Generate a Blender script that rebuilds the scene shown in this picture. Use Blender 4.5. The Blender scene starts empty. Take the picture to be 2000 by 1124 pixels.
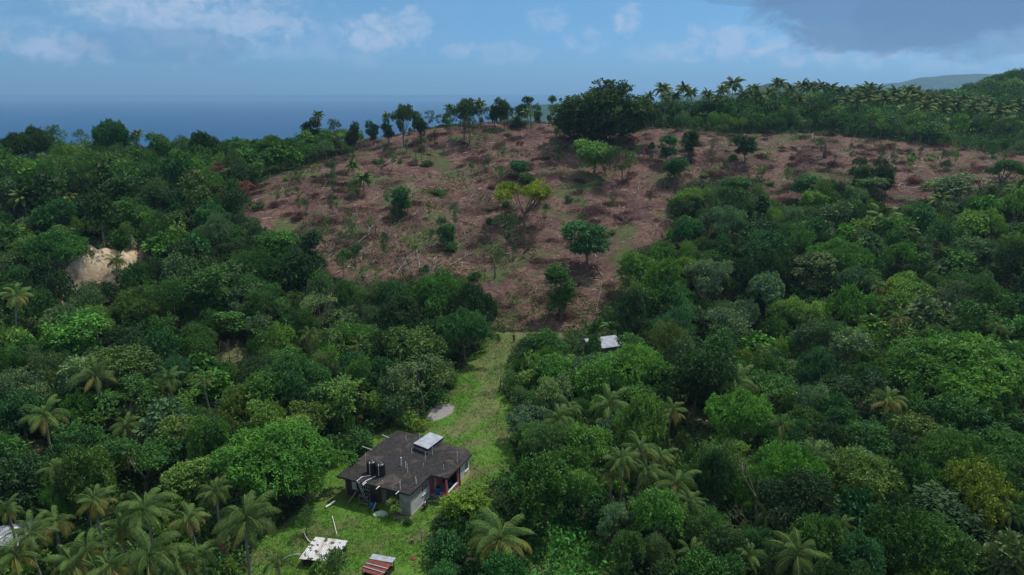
import bpy, bmesh, math, random
import numpy as np
from mathutils import Vector, Matrix

R = math.radians
SC = bpy.context.scene
C = SC.collection
F = 1350.0                      # focal length in photograph pixels
PITCH = math.atan(382 / F)
CAMH = 50.0

# ------------------------------------------------------------------ camera
cam = bpy.data.cameras.new('camera')
cam.sensor_width = 36.0
cam.lens = 36.0 * F / 2000.0
cam.clip_start = 0.5
cam.clip_end = 120000.0
camo = bpy.data.objects.new('camera', cam)
C.objects.link(camo)
camo.location = (0, 0, CAMH)
camo.rotation_euler = (R(90) - PITCH, 0, 0)
SC.camera = camo

# ------------------------------------------------------------------ light
SUN_EL = R(62)
SUNV = Vector((0.76 * math.cos(SUN_EL), 0.65 * math.cos(SUN_EL), math.sin(SUN_EL))).normalized()
sun = bpy.data.lights.new('sun', 'SUN')
sun.energy = 3.7
sun.angle = R(0.5)
sun.color = (1.0, 0.955, 0.88)
suno = bpy.data.objects.new('sun', sun)
C.objects.link(suno)
suno.rotation_euler = SUNV.to_track_quat('Z', 'Y').to_euler()
suno.location = (60, 40, 150)

SC.view_settings.view_transform = 'Standard'
SC.view_settings.look = 'None'
SC.view_settings.exposure = 0.0
SC.view_settings.gamma = 1.0
SC.cycles.max_bounces = 6
SC.cycles.diffuse_bounces = 3
SC.cycles.glossy_bounces = 2
SC.cycles.transmission_bounces = 4
SC.cycles.volume_bounces = 0


def pixdir(u, v):
    r = (u - 1000) / F
    d = (v - 562) / F
    return Vector((r, math.cos(PITCH) - d * math.sin(PITCH), -math.sin(PITCH) - d * math.cos(PITCH)))


# ------------------------------------------------------------------ world sky
world = bpy.data.worlds.new('World')
SC.world = world
world.use_nodes = True
wt = world.node_tree
wt.nodes.clear()


def wn(t, **k):
    n = wt.nodes.new(t)
    for a, b in k.items():
        setattr(n, a, b)
    return n


def wl(a, b):
    wt.links.new(a, b)


def wmath(op, a, b=None, clamp=False):
    n = wn('ShaderNodeMath', operation=op)
    n.use_clamp = clamp
    for i, x in enumerate((a, b)):
        if x is None:
            continue
        if isinstance(x, (int, float)):
            n.inputs[i].default_value = x
        else:
            wl(x, n.inputs[i])
    return n.outputs[0]


sky = wn('ShaderNodeTexSky', sky_type='NISHITA')
sky.sun_disc = False
sky.sun_elevation = SUN_EL
sky.sun_rotation = math.atan2(SUNV.x, SUNV.y)
sky.altitude = 150
sky.air_density = 1.0
sky.dust_density = 0.6
sky.ozone_density = 2.0
tc = wn('ShaderNodeTexCoord')
tint = wn('ShaderNodeMix', data_type='RGBA', blend_type='MULTIPLY')
tint.inputs[0].default_value = 1.0
wl(sky.outputs[0], tint.inputs[6])
sep = wn('ShaderNodeSeparateXYZ')
wl(tc.outputs['Generated'], sep.inputs[0])
ramp = wn('ShaderNodeValToRGB')
wl(sep.outputs['Z'], ramp.inputs[0])
ramp.color_ramp.elements[0].position = 0.0
ramp.color_ramp.elements[0].color = (0.285, 0.565, 1.16, 1)
ramp.color_ramp.elements[1].position = 0.30
ramp.color_ramp.elements[1].color = (0.63, 0.80, 0.86, 1)
e_ = ramp.color_ramp.elements.new(0.10)
e_.color = (0.36, 0.62, 0.91, 1)
wl(ramp.outputs[0], tint.inputs[7])
col = tint.outputs[2]


def wnoise(scale, detail, sx=1, sy=1, sz=1, rough=0.55, dist=0.0):
    m = wn('ShaderNodeMapping')
    m.inputs['Scale'].default_value = (sx, sy, sz)
    wl(tc.outputs['Generated'], m.inputs[0])
    n = wn('ShaderNodeTexNoise')
    n.inputs['Scale'].default_value = scale
    n.inputs['Detail'].default_value = detail
    n.inputs['Roughness'].default_value = rough
    n.inputs['Distortion'].default_value = dist
    wl(m.outputs[0], n.inputs['Vector'])
    return n.outputs['Fac']


def wmap(x, a, b, c=0.0, d=1.0):
    n = wn('ShaderNodeMapRange', interpolation_type='SMOOTHSTEP')
    n.inputs[1].default_value = a
    n.inputs[2].default_value = b
    n.inputs[3].default_value = c
    n.inputs[4].default_value = d
    wl(x, n.inputs[0])
    return n.outputs[0]


def wblob(u, v, ru, rv):
    """soft elliptical region of the sky round a fixed direction"""
    d = pixdir(u, v).normalized()
    s = wn('ShaderNodeVectorMath', operation='SUBTRACT')
    wl(tc.outputs['Generated'], s.inputs[0])
    s.inputs[1].default_value = d
    m = wn('ShaderNodeVectorMath', operation='MULTIPLY')
    wl(s.outputs[0], m.inputs[0])
    m.inputs[1].default_value = (F / ru, F / ru * 0.7, F / rv)
    l = wn('ShaderNodeVectorMath', operation='LENGTH')
    wl(m.outputs[0], l.inputs[0])
    return wmap(l.outputs['Value'], 1.3, 0.3)


def wmix(colsock, fac, c):
    n = wn('ShaderNodeMix', data_type='RGBA')
    wl(fac, n.inputs[0])
    wl(colsock, n.inputs[6])
    n.inputs[7].default_value = (*c, 1)
    return n.outputs[2]


CL = (3.9, 5.1, 6.9)           # sunlit cloud, in the units of the Nishita sky
DK = (1.15, 2.15, 3.9)          # shaded cloud base
n1 = wnoise(7, 9, 1, .7, 2.6, 0.62, 0.6)
left = wmap(sep.outputs['X'], 0.05, -0.5)
high = wmap(sep.outputs['Z'], 0.045, 0.13)
veil = wmath('MULTIPLY', wmath('MULTIPLY', wmap(n1, 0.36, 0.72), left), high)
col = wmix(col, wmath('MULTIPLY', veil, 0.8), CL)
# broken cloud added overhead, unseen and extra bright, to lift the forest shade
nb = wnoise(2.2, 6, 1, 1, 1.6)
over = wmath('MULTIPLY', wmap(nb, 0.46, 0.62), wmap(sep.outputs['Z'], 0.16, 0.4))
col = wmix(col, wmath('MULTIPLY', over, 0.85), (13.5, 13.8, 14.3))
n2 = wnoise(38, 8, 1, 1, 1.4, 0.6, 0.4)
puff = wmap(n2, 0.38, 0.60)
for (u, v, ru, rv, s) in [(722, 62, 52, 38, .75), (795, 52, 60, 36, .6), (1225, 38, 32, 32, .75), (1140, 80, 40, 24, .5),
                          (1070, 42, 42, 26, .4), (1420, 80, 78, 40, .7), (1335, 100, 40, 26, .5), (1275, 105, 50, 22, .35),
                          (980, 105, 80, 26, .35), (890, 100, 30, 20, .45), (140, 92, 70, 30, .6), (60, 70, 80, 30, .4),
                          (480, 30, 110, 50, .6), (260, 5, 130, 40, .7), (1640, 90, 130, 42, .6), (1550, 95, 80, 40, .5),
                          (1890, 95, 150, 45, .45), (640, 90, 160, 40, .3), (390, 60, 150, 60, .35)]:
    wb = wmath('ADD', wmath('MULTIPLY', wblob(u, v, ru * 1.35, rv * 1.35), 0.5), n2)
    col = wmix(col, wmath('MULTIPLY', wmap(wb, 0.78, 1.12), s), CL)
n3 = wnoise(14, 9, 1, 1, 2.0, 0.6, 0.5)
for (u, v, ru, rv, s) in [(1780, -5, 250, 100, .8), (1960, 20, 220, 80, .5), (1480, -6, 120, 18, .4), (330, 90, 160, 35, .25)]:
    b = wblob(u, v, ru, rv)
    e = wmath('ADD', wmath('MULTIPLY', b, 0.7), n3)
    col = wmix(col, wmath('MULTIPLY', wmap(e, 0.70, 0.92), s), DK)
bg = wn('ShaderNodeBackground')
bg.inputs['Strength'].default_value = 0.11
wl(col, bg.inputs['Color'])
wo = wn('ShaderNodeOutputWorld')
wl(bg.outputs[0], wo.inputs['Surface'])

# ------------------------------------------------------------------ object helpers


def tag(o, label=None, cat=None, group=None, kind=None):
    if label:
        o['label'] = label
    if cat:
        o['category'] = cat
    if group:
        o['group'] = group
    if kind:
        o['kind'] = kind
    return o


def empty(name, loc=(0, 0, 0), rz=0.0):
    o = bpy.data.objects.new(name, None)
    C.objects.link(o)
    o.location = loc
    o.rotation_euler = (0, 0, rz)
    return o


def link(name, me, parent=None):
    o = bpy.data.objects.new(name, me)
    C.objects.link(o)
    if parent is not None:
        o.parent = parent
    return o


def npmesh(name, V, Q, mat, var=None, T=None):
    """mesh from numpy: V (n,3); Q (m,4) quads; T (k,3) triangles; var: one number or colour per face"""
    me = bpy.data.meshes.new(name)
    V = np.asarray(V, dtype=np.float32)
    nq = 0 if Q is None else len(Q)
    nt = 0 if T is None else len(T)
    me.vertices.add(len(V))
    me.vertices.foreach_set('co', V.ravel())
    loops = []
    if nq:
        loops.append(np.asarray(Q, dtype=np.int32).ravel())
    if nt:
        loops.append(np.asarray(T, dtype=np.int32).ravel())
    lp = np.concatenate(loops)
    me.loops.add(len(lp))
    me.loops.foreach_set('vertex_index', lp)
    me.polygons.add(nq + nt)
    st = np.concatenate([np.arange(nq) * 4, nq * 4 + np.arange(nt) * 3]).astype(np.int32)
    me.polygons.foreach_set('loop_start', st)
    if mat is not None:
        me.materials.append(mat)
    if var is not None:
        var = np.asarray(var, dtype=np.float32)
        if var.ndim == 1:
            a = me.attributes.new('var', 'FLOAT', 'FACE')
            a.data.foreach_set('value', var)
        else:
            a = me.attributes.new('tint', 'FLOAT_COLOR', 'FACE')
            c = np.ones((len(var), 4), dtype=np.float32)
            c[:, :3] = var
            a.data.foreach_set('color', c.ravel())
    me.update(calc_edges=True)
    me.validate()
    return me


class MB:
    """collects simple solids, builds ONE mesh object"""

    def __init__(s):
        s.v = []
        s.f = []

    def add(s, vs, fs):
        b = len(s.v)
        s.v += [tuple(v) for v in vs]
        s.f += [tuple(b + i for i in f) for f in fs]

    def box(s, x0, x1, y0, y1, z0, z1):
        s.add([(x0, y0, z0), (x1, y0, z0), (x1, y1, z0), (x0, y1, z0), (x0, y0, z1), (x1, y0, z1), (x1, y1, z1), (x0, y1, z1)],
              [(0, 3, 2, 1), (4, 5, 6, 7), (0, 1, 5, 4), (1, 2, 6, 5), (2, 3, 7, 6), (3, 0, 4, 7)])

    def bar(s, a, b, w, h=None):
        """square bar between two points"""
        a = Vector(a)
        b = Vector(b)
        h = h or w
        d = (b - a).normalized()
        up = Vector((0, 0, 1)) if abs(d.z) < .95 else Vector((1, 0, 0))
        x = d.cross(up).normalized() * (w / 2)
        y = x.cross(d).normalized() * (h / 2)
        s.add([a - x - y, a + x - y, a + x + y, a - x + y, b - x - y, b + x - y, b + x + y, b - x + y],
              [(0, 3, 2, 1), (4, 5, 6, 7), (0, 1, 5, 4), (1, 2, 6, 5), (2, 3, 7, 6), (3, 0, 4, 7)])

    def tube(s, pts, rad, n=8, cap=True):
        pts = [Vector(p) for p in pts]
        if isinstance(rad, (int, float)):
            rad = [rad] * len(pts)
        rings = []
        for i, p in enumerate(pts):
            d = (pts[min(i + 1, len(pts) - 1)] - pts[max(i - 1, 0)]).normalized()
            up = Vector((0, 0, 1)) if abs(d.z) < .9 else Vector((1, 0, 0))
            x = d.cross(up).normalized()
            y = x.cross(d).normalized()
            rings.append([p + (x * math.cos(2 * math.pi * k / n) + y * math.sin(2 * math.pi * k / n)) * rad[i] for k in range(n)])
        vs = [v for r in rings for v in r]
        fs = []
        for i in range(len(pts) - 1):
            for k in range(n):
                a = i * n + k
                b = i * n + (k + 1) % n
                fs.append((a, b, b + n, a + n))
        if cap:
            fs.append(tuple(range(n))[::-1])
            fs.append(tuple(range((len(pts) - 1) * n, len(pts) * n)))
        s.add(vs, fs)

    def lathe(s, c, prof, n=24):
        """prof: (radius, z) from the bottom up"""
        vs = []
        for r, z in prof:
            for k in range(n):
                a = 2 * math.pi * k / n
                vs.append((c[0] + r * math.cos(a), c[1] + r * math.sin(a), c[2] + z))
        fs = []
        for i in range(len(prof) - 1):
            for k in range(n):
                a = i * n + k
                b = i * n + (k + 1) % n
                fs.append((a, b, b + n, a + n))
        fs.append(tuple(range(n))[::-1])
        fs.append(tuple(range((len(prof) - 1) * n, len(prof) * n)))
        s.add(vs, fs)

    def prism(s, poly, z0, z1):
        n = len(poly)
        s.add([(x, y, z0) for x, y in poly] + [(x, y, z1) for x, y in poly],
              [tuple(range(n))[::-1], tuple(range(n, 2 * n))] + [(i, (i + 1) % n, (i + 1) % n + n, i + n) for i in range(n)])

    def build(s, name, mat, parent=None, smooth=False, bevel=0):
        me = bpy.data.meshes.new(name)
        me.from_pydata(s.v, [], s.f)
        me.materials.append(mat)
        if smooth:
            for p in me.polygons:
                p.use_smooth = True
        bm = bmesh.new()
        bm.from_mesh(me)
        bmesh.ops.recalc_face_normals(bm, faces=bm.faces)
        if bevel:
            bmesh.ops.bevel(bm, geom=[e for e in bm.edges], offset=bevel, segments=1, affect='EDGES')
        bm.to_mesh(me)
        bm.free()
        return link(name, me, parent)


# ------------------------------------------------------------------ material helpers


class NT:
    def __init__(s, name):
        s.m = bpy.data.materials.new(name)
        s.m.use_nodes = True
        s.t = s.m.node_tree
        s.t.nodes.clear()
        s.out = s.t.nodes.new('ShaderNodeOutputMaterial')
        s.co = s.t.nodes.new('ShaderNodeTexCoord')

    def n(s, t, **k):
        x = s.t.nodes.new(t)
        for a, b in k.items():
            setattr(x, a, b)
        return x

    def l(s, a, b):
        s.t.links.new(a, b)

    def put(s, sock, v):
        if isinstance(v, (int, float)):
            sock.default_value = v
        elif isinstance(v, tuple):
            sock.default_value = (*v, 1) if len(v) == 3 and sock.type == 'RGBA' else v
        else:
            s.l(v, sock)

    def noise(s, scale, detail=5, rough=.55, coord='Object', stretch=None, dist=0):
        x = s.n('ShaderNodeTexNoise')
        x.inputs['Scale'].default_value = scale
        x.inputs['Detail'].default_value = detail
        x.inputs['Roughness'].default_value = rough
        x.inputs['Distortion'].default_value = dist
        src = s.co.outputs[coord]
        if stretch:
            m = s.n('ShaderNodeMapping')
            m.inputs['Scale'].default_value = stretch
            s.l(src, m.inputs[0])
            src = m.outputs[0]
        s.l(src, x.inputs['Vector'])
        return x.outputs['Fac']

    def mp(s, x, a, b, c=0.0, d=1.0):
        n = s.n('ShaderNodeMapRange', interpolation_type='SMOOTHSTEP')
        s.put(n.inputs[0], x)
        for i, q in enumerate((a, b, c, d)):
            n.inputs[i + 1].default_value = q
        return n.outputs[0]

    def mix(s, fac, a, b, mode='MIX'):
        n = s.n('ShaderNodeMix', data_type='RGBA', blend_type=mode)
        s.put(n.inputs[0], fac)
        s.put(n.inputs[6], a)
        s.put(n.inputs[7], b)
        return n.outputs[2]

    def math(s, op, a, b=0.0, clamp=False):
        n = s.n('ShaderNodeMath', operation=op)
        n.use_clamp = clamp
        s.put(n.inputs[0], a)
        s.put(n.inputs[1], b)
        return n.outputs[0]

    def attr(s, name):
        return s.n('ShaderNodeAttribute', attribute_name=name)

    def bump(s, h, strength=.5, dist=.1):
        n = s.n('ShaderNodeBump')
        n.inputs['Strength'].default_value = strength
        n.inputs['Distance'].default_value = dist
        s.l(h, n.inputs['Height'])
        return n.outputs[0]

    def bsdf(s, color, rough=.8, spec=.3, metal=0, normal=None):
        b = s.n('ShaderNodeBsdfPrincipled')
        s.put(b.inputs['Base Color'], color)
        s.put(b.inputs['Roughness'], rough)
        b.inputs['Specular IOR Level'].default_value = spec
        b.inputs['Metallic'].default_value = metal
        if normal:
            s.l(normal, b.inputs['Normal'])
        return b.outputs[0]

    def done(s, shader):
        s.l(shader, s.out.inputs['Surface'])
        return s.m


def simple(name, c, rough=.7, spec=.3, metal=0, vary=.25, scale=2.5, c2=None, bump=.15):
    t = NT(name)
    n = t.noise(scale, 6, .6)
    d = c2 or tuple(x * (1 - vary) for x in c)
    k = t.mix(t.mp(n, .35, .65), c, d)
    n2 = t.noise(scale * 9, 4)
    k = t.mix(t.math('MULTIPLY', t.mp(n2, .45, .7), .35), k, tuple(x * .6 for x in c))
    return t.done(t.bsdf(k, rough, spec, metal, t.bump(n2, bump, .02)))


def foliage(name, mode):
    """mode 'obj': the object's own colour; 'tint': a colour per face"""
    t = NT(name)
    if mode == 'obj':
        oi = t.n('ShaderNodeObjectInfo')
        base = oi.outputs['Color']
    else:
        base = t.attr('tint').outputs['Color']
    if mode == 'obj':
        v = t.attr('var').outputs['Fac']
        dk = t.mix(1.0, base, (.42, .50, .58), 'MULTIPLY')
        br = t.mix(1.0, base, (1.75, 1.6, 1.2), 'MULTIPLY')
        k = t.mix(v, dk, br)
    else:
        k = base
    big = t.noise(.55, 2)
    k = t.mix(t.mp(big, .3, .7), t.mix(1.0, k, (.82, .86, .95), 'MULTIPLY'), t.mix(1.0, k, (1.2, 1.12, .95), 'MULTIPLY'))
    p = t.bsdf(k, .62, .14)
    tr = t.n('ShaderNodeBsdfTranslucent')
    t.l(t.mix(1.0, k, (1.25, 1.35, .55), 'MULTIPLY'), tr.inputs['Color'])
    ms = t.n('ShaderNodeMixShader')
    ms.inputs[0].default_value = .18
    t.l(p, ms.inputs[1])
    t.l(tr.outputs[0], ms.inputs[2])
    return t.done(ms.outputs[0])


M = {}
M['leaf'] = foliage('leaf', 'obj')
M['leaf_mass'] = foliage('leaf_mass', 'tint')


def barkmat(name, a, b):
    t = NT(name)
    n = t.noise(5, 6, .65, stretch=(1, 1, .25))
    k = t.mix(t.mp(n, .35, .65), a, b)
    return t.done(t.bsdf(k, .85, .2, 0, t.bump(n, .5, .05)))


M['bark'] = barkmat('bark', (.085, .068, .052), (.19, .165, .135))
M['palm_bark'] = barkmat('palm_bark', (.14, .125, .105), (.27, .25, .22))
M['dead_wood'] = barkmat('dead_wood', (.17, .14, .12), (.32, .275, .24))
t = NT('slash')
a = t.attr('tint')
M['slash'] = t.done(t.bsdf(a.outputs['Color'], .85, .15))

# ------------------------------------------------------------------ terrain
rng = np.random.default_rng(7)


def pix_at(u, v, Y):
    d = pixdir(u, v)
    k = Y / d.y
    return (d.x * k, Y, CAMH + d.z * k)


def pix_z(u, v, z):
    d = pixdir(u, v)
    k = (z - CAMH) / d.z
    return (d.x * k, d.y * k, z)


CP = [pix_at(*a) for a in [
    (1050, 640, 144), (960, 640, 143), (1000, 500, 175), (1000, 400, 205), (1000, 300, 240), (1000, 243, 272),
    (850, 520, 165), (850, 400, 202), (850, 310, 237), (850, 255, 262), (600, 490, 168), (600, 400, 195), (600, 340, 220),
    (700, 290, 245), (500, 380, 200), (500, 345, 222), (760, 268, 258), (1150, 560, 160), (1200, 500, 174), (1150, 400, 204),
    (1150, 300, 240), (1150, 250, 268), (1300, 430, 192), (1300, 340, 222), (1300, 255, 272), (1450, 320, 232),
    (1450, 260, 275), (1540, 370, 213), (1600, 320, 232), (1700, 320, 232), (1600, 262, 275), (1700, 275, 272), (1860, 340, 226), (1900, 300, 250),
    (1990, 320, 235), (1760, 395, 203), (1500, 240, 305), (1300, 230, 310), (1700, 250, 310), (1900, 262, 318),
    (1900, 225, 400), (1700, 215, 400), (1500, 215, 400), (1990, 200, 430)]]
CP += [(x, y, z) for x, y, z in [
    # level ground round the house and drive
    (-15, 70, 0), (-15, 90, 0), (0, 80, 0), (0, 100, 0), (0, 120, 0), (-2, 134, 0), (-20, 60, 0), (10, 60, 0), (-30, 75, 0), (15, 125, 0),
    (25, 70, -1), (25, 100, -1), (40, 60, -2), (60, 80, -3), (50, 110, -3), (70, 60, -3), (80, 100, -2), (60, 135, -2), (100, 120, 2), (35, 135, -1),
    (80, 140, 1), (70, 160, 6), (90, 175, 11), (110, 150, 7), (130, 170, 13), (50, 160, 4), (110, 190, 18), (140, 200, 22),
    (-40, 60, 0), (-60, 75, 0), (-80, 90, 1), (-40, 100, 0), (-60, 110, 1), (-30, 120, 0), (-50, 135, 2), (-80, 130, 5), (-30, 142, 2), (-100, 110, 3),
    (-90, 150, 9), (-60, 155, 7), (-110, 140, 8), (-130, 160, 13), (-90, 175, 14), (-120, 190, 18), (-90, 200, 20),
    (-120, 225, 26), (-150, 215, 24), (-100, 240, 28), (-160, 240, 26), (-70, 255, 31), (-200, 230, 22), (-200, 160, 12), (-180, 110, 5),
    (-120, 60, 0), (-150, 20, 0), (0, 0, 0), (0, 35, 0), (150, 20, -2), (110, 60, -3), (150, 100, 3), (250, 60, 5), (200, 140, 14), (250, 200, 28),
    # beyond the crest
    (-60, 330, 5), (-150, 320, -10), (-20, 340, 14), (30, 340, 26), (-100, 420, -50), (0, 430, -20), (60, 420, 12), (-200, 450, -80), (0, 560, -90),
    (-250, 330, -30), (-350, 200, 0), (-350, 400, -70), (-350, 600, -110), (-100, 620, -110), (100, 620, -60), (100, 500, 5), (200, 560, 10),
    (160, 350, 36), (240, 330, 34), (300, 420, 42), (250, 480, 42), (330, 330, 37), (330, 500, 52), (420, 440, 52), (420, 600, 52), (300, 600, 36), (500, 300, 42),
    (600, 600, 50), (600, 300, 45), (600, 0, 10), (350, 120, 12), (-350, -60, -5), (-350, 60, -2), (0, -60, -2), (350, -60, 0), (200, 440, 36), (120, 440, 20)]]
CP = np.array(CP)
# ground that was seen through two entries: keep one of any pair nearer than 3 m
keep = []
for i in range(len(CP)):
    if all(np.hypot(*(CP[i, :2] - CP[j, :2])) > 3 for j in keep):
        keep.append(i)
CP = CP[keep]


def _tps(r):
    return np.where(r > 0, r * r * np.log(np.maximum(r, 1e-6)), 0)


_s = 100.0
_P = CP[:, :2] / _s
_K = _tps(np.hypot(_P[:, None, 0] - _P[None, :, 0], _P[:, None, 1] - _P[None, :, 1])) + np.eye(len(CP)) * 0.002
_A = np.zeros((len(CP) + 3, len(CP) + 3))
_A[:len(CP), :len(CP)] = _K
_A[:len(CP), len(CP):] = np.c_[np.ones(len(CP)), _P]
_A[len(CP):, :len(CP)] = _A[:len(CP), len(CP):].T
_W = np.linalg.solve(_A, np.r_[CP[:, 2], 0, 0, 0])


def _smooth(x, a, b):
    k = np.clip((x - a) / (b - a), 0, 1)
    return k * k * (3 - 2 * k)


def vnoise(x, y, s, seed):
    """value noise"""
    g = np.random.default_rng(seed).random((256, 256))
    X = x / s + 1000.5
    Y = y / s + 1000.5
    ix = np.floor(X).astype(int)
    iy = np.floor(Y).astype(int)
    fx = X - ix
    fy = Y - iy
    fx = fx * fx * (3 - 2 * fx)
    fy = fy * fy * (3 - 2 * fy)
    a = g[ix % 256, iy % 256]
    b = g[(ix + 1) % 256, iy % 256]
    c = g[ix % 256, (iy + 1) % 256]
    d = g[(ix + 1) % 256, (iy + 1) % 256]
    return (a * (1 - fx) + b * fx) * (1 - fy) + (c * (1 - fx) + d * fx) * fy - .5


CLIFF = pix_at(196, 500, 143)


def Hraw(x, y):
    x = np.asarray(x, float)
    y = np.asarray(y, float)
    z = np.zeros_like(x)
    for i in range(len(CP)):
        z = z + _W[i] * _tps(np.hypot(x / _s - _P[i, 0], y / _s - _P[i, 1]))
    z = z + _W[-3] + _W[-2] * x / _s + _W[-1] * y / _s
    yard = np.exp(-(np.maximum(0, np.hypot((x + 8) / 26, (y - 92) / 52) - .75) * 5) ** 2)
    z = z * (1 - yard)
    amp = (1 - yard)
    z = z + amp * (vnoise(x, y, 38, 1) * 3.0 + vnoise(x, y, 13, 2) * 1.3 + vnoise(x, y, 5, 3) * .5) + vnoise(x, y, 3, 4) * .12
    z = z + amp * np.clip((y - 138) / 12, 0, 1) * (np.abs(vnoise(x * .8 + y * .5, y * .8 - x * .5, 2.6, 12)) * .9 + vnoise(x, y, 1.7, 13) * .35)
    # eroded sandy scarp on the left slope
    q = CLIFF[1] + 3.0 * np.sin((x - CLIFF[0]) * .35) + 2.0 * vnoise(x, y, 4, 9)
    w_ = 1 + .5 * vnoise(x, y * .3, 1.6, 11) + .35 * vnoise(x, y * .3, .9, 14)
    for dx, hh_, ww_, dy_ in ((-2.2, 9.0, 3.6, 0), (3.4, 6.0, 3.4, -2.5), (-6.5, 4.5, 2.6, -3.5)):
        z = z + hh_ * w_ * np.exp(-((x - CLIFF[0] - dx) / ww_) ** 2) * _smooth(y, q - 4.0 + dy_, q + 1.0 + dy_) * np.exp(-np.maximum(0, y - q - 3) / 45)
    return z


def axis(a, b, lo, hi, fine, coarse):
    out = [lo]
    v = lo
    while v < hi:
        if a <= v < b:
            v += fine
        else:
            dd = a - v if v < a else v - b
            v += min(coarse, fine + abs(dd) * .12) if v >= b else min(coarse, max(fine, dd * .12 + fine))
        out.append(v)
    return np.array(out)


gx = axis(-150, 190, -350, 620, 1.0, 9)
gy = axis(50, 290, -60, 640, 1.0, 9)
GX, GY = np.meshgrid(gx, gy)
GZ = Hraw(GX, GY)


def H(x, y):
    x = np.clip(np.asarray(x, float), gx[0], gx[-1] - 1e-6)
    y = np.clip(np.asarray(y, float), gy[0], gy[-1] - 1e-6)
    i = np.clip(np.searchsorted(gx, x, side='right') - 1, 0, len(gx) - 2)
    j = np.clip(np.searchsorted(gy, y, side='right') - 1, 0, len(gy) - 2)
    fx = (x - gx[i]) / (gx[i + 1] - gx[i])
    fy = (y - gy[j]) / (gy[j + 1] - gy[j])
    return (GZ[j, i] * (1 - fx) + GZ[j, i + 1] * fx) * (1 - fy) + (GZ[j + 1, i] * (1 - fx) + GZ[j + 1, i + 1] * fx) * fy


YS = np.arange(35, 620, .4)


def ray(u, v):
    """where the line of sight meets the ground"""
    d = pixdir(u, v)
    k = YS / d.y
    z = CAMH + d.z * k
    h = H(d.x * k, YS)
    w = np.nonzero(z <= h)[0]
    i = w[0] if len(w) else len(YS) - 1
    return float(d.x * k[i]), float(YS[i])


def project(x, y, z):
    dz = z - CAMH
    dep = y * math.cos(PITCH) - dz * math.sin(PITCH)
    up = y * math.sin(PITCH) + dz * math.cos(PITCH)
    return 1000 + F * x / dep, 562 - F * up / dep, dep


def inpoly(px, py, poly):
    px = np.asarray(px, float)
    py = np.asarray(py, float)
    r = np.zeros(px.shape, bool)
    n = len(poly)
    for i in range(n):
        x0, y0 = poly[i]
        x1, y1 = poly[(i + 1) % n]
        c = ((y0 > py) != (y1 > py)) & (px < (x1 - x0) * (py - y0) / (y1 - y0 + 1e-12) + x0)
        r ^= c
    return r


# what the photograph shows of each kind of ground
P_CLEAR = [(488, 372), (560, 335), (640, 312), (700, 290), (760, 268), (830, 252), (900, 246), (1000, 238), (1100, 244), (1300, 252), (1500, 262),
           (1700, 272), (1850, 285), (1930, 300), (2060, 310), (2060, 352), (1950, 360), (1880, 385), (1780, 395), (1745, 420), (1700, 372), (1640, 352),
           (1600, 350), (1560, 395), (1515, 395), (1480, 350), (1400, 352), (1320, 370), (1300, 400), (1320, 430), (1290, 470), (1225, 498),
           (1212, 570), (1175, 612), (1130, 640), (1000, 645), (962, 640), (966, 600), (940, 560), (860, 545), (800, 552), (760, 560), (700, 560),
           (645, 545), (615, 500), (560, 470), (490, 428)]
P_LAWN = [(470, 1150), (490, 1085), (560, 1020), (600, 975), (618, 935), (655, 905), (700, 870), (770, 838), (822, 830), (845, 790), (888, 750),
          (900, 708), (935, 672), (948, 652), (1012, 655), (1006, 680), (990, 720), (985, 760), (1000, 800), (1000, 850), (1005, 920), (960, 950),
          (915, 975), (865, 990), (862, 1040), (830, 1080), (840, 1150)]
P_TRACK = [(950, 652), (1110, 650), (1110, 664), (1014, 674), (996, 705), (985, 740), (978, 790), (960, 820), (925, 846), (885, 862), (866, 852),
           (900, 822), (922, 790), (932, 750), (940, 710), (948, 680)]
P_GRAV = [(833, 822), (838, 796), (870, 790), (890, 796), (880, 815), (850, 826)]
P_VINE = [(1030, 1150), (1050, 1060), (1085, 1005), (1120, 1010), (1150, 1050), (1200, 1080), (1200, 1150)]
P_SOIL2 = [(1325, 790), (1370, 790), (1390, 825), (1345, 838)]
P_SOIL3 = [(420, 665), (475, 662), (480, 705), (425, 712)]
P_SOIL4 = [(35, 855), (95, 855), (85, 890), (40, 890)]
P_CLIFF = [(150, 455), (215, 465), (262, 492), (250, 520), (225, 558), (155, 550)]


def world_poly(pp):
    return [ray(u, v) for u, v in pp]


W_CLEAR = world_poly(P_CLEAR)
W_CLEAR_C = W_CLEAR
W_LAWN = world_poly(P_LAWN) + []
W_TRACK = world_poly(P_TRACK)
W_GRAV = world_poly(P_GRAV)
W_SOIL = [world_poly(P_SOIL2), world_poly(P_SOIL3), world_poly(P_SOIL4)]
W_VINE = world_poly(P_VINE)


def blurmask(poly, n=14, r=1.2, seed=3):
    g = np.random.default_rng(seed)
    acc = np.zeros(GX.shape)
    for k in range(n):
        a = k * 2.39996
        q = r * math.sqrt((k + .5) / n)
        acc += inpoly(GX + q * math.cos(a) + vnoise(GX, GY, 5, 20) * 4 * r, GY + q * math.sin(a) + vnoise(GX, GY, 5, 21) * 4 * r, poly)
    return acc / n


mC = blurmask(W_CLEAR, r=1.3)
mL = np.maximum(blurmask(W_LAWN, r=.8), blurmask(W_VINE, r=1))
mT = np.maximum(blurmask(W_TRACK, r=.6), 0)
for w in W_SOIL:
    mT = np.maximum(mT, blurmask(w, r=.6))
mG = blurmask(W_GRAV, r=.4)
gzx = np.gradient(GZ, axis=1) / np.gradient(GX, axis=1)
gzy = np.gradient(GZ, axis=0) / np.gradient(GY, axis=0)
mR = np.exp(-((GX - CLIFF[0]) / 9) ** 2 - ((GY - CLIFF[1]) / 9) ** 2) * _smooth(np.hypot(gzx, gzy), .55, 1.1)
mR = np.clip(mR * 2.2, 0, 1)
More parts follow.
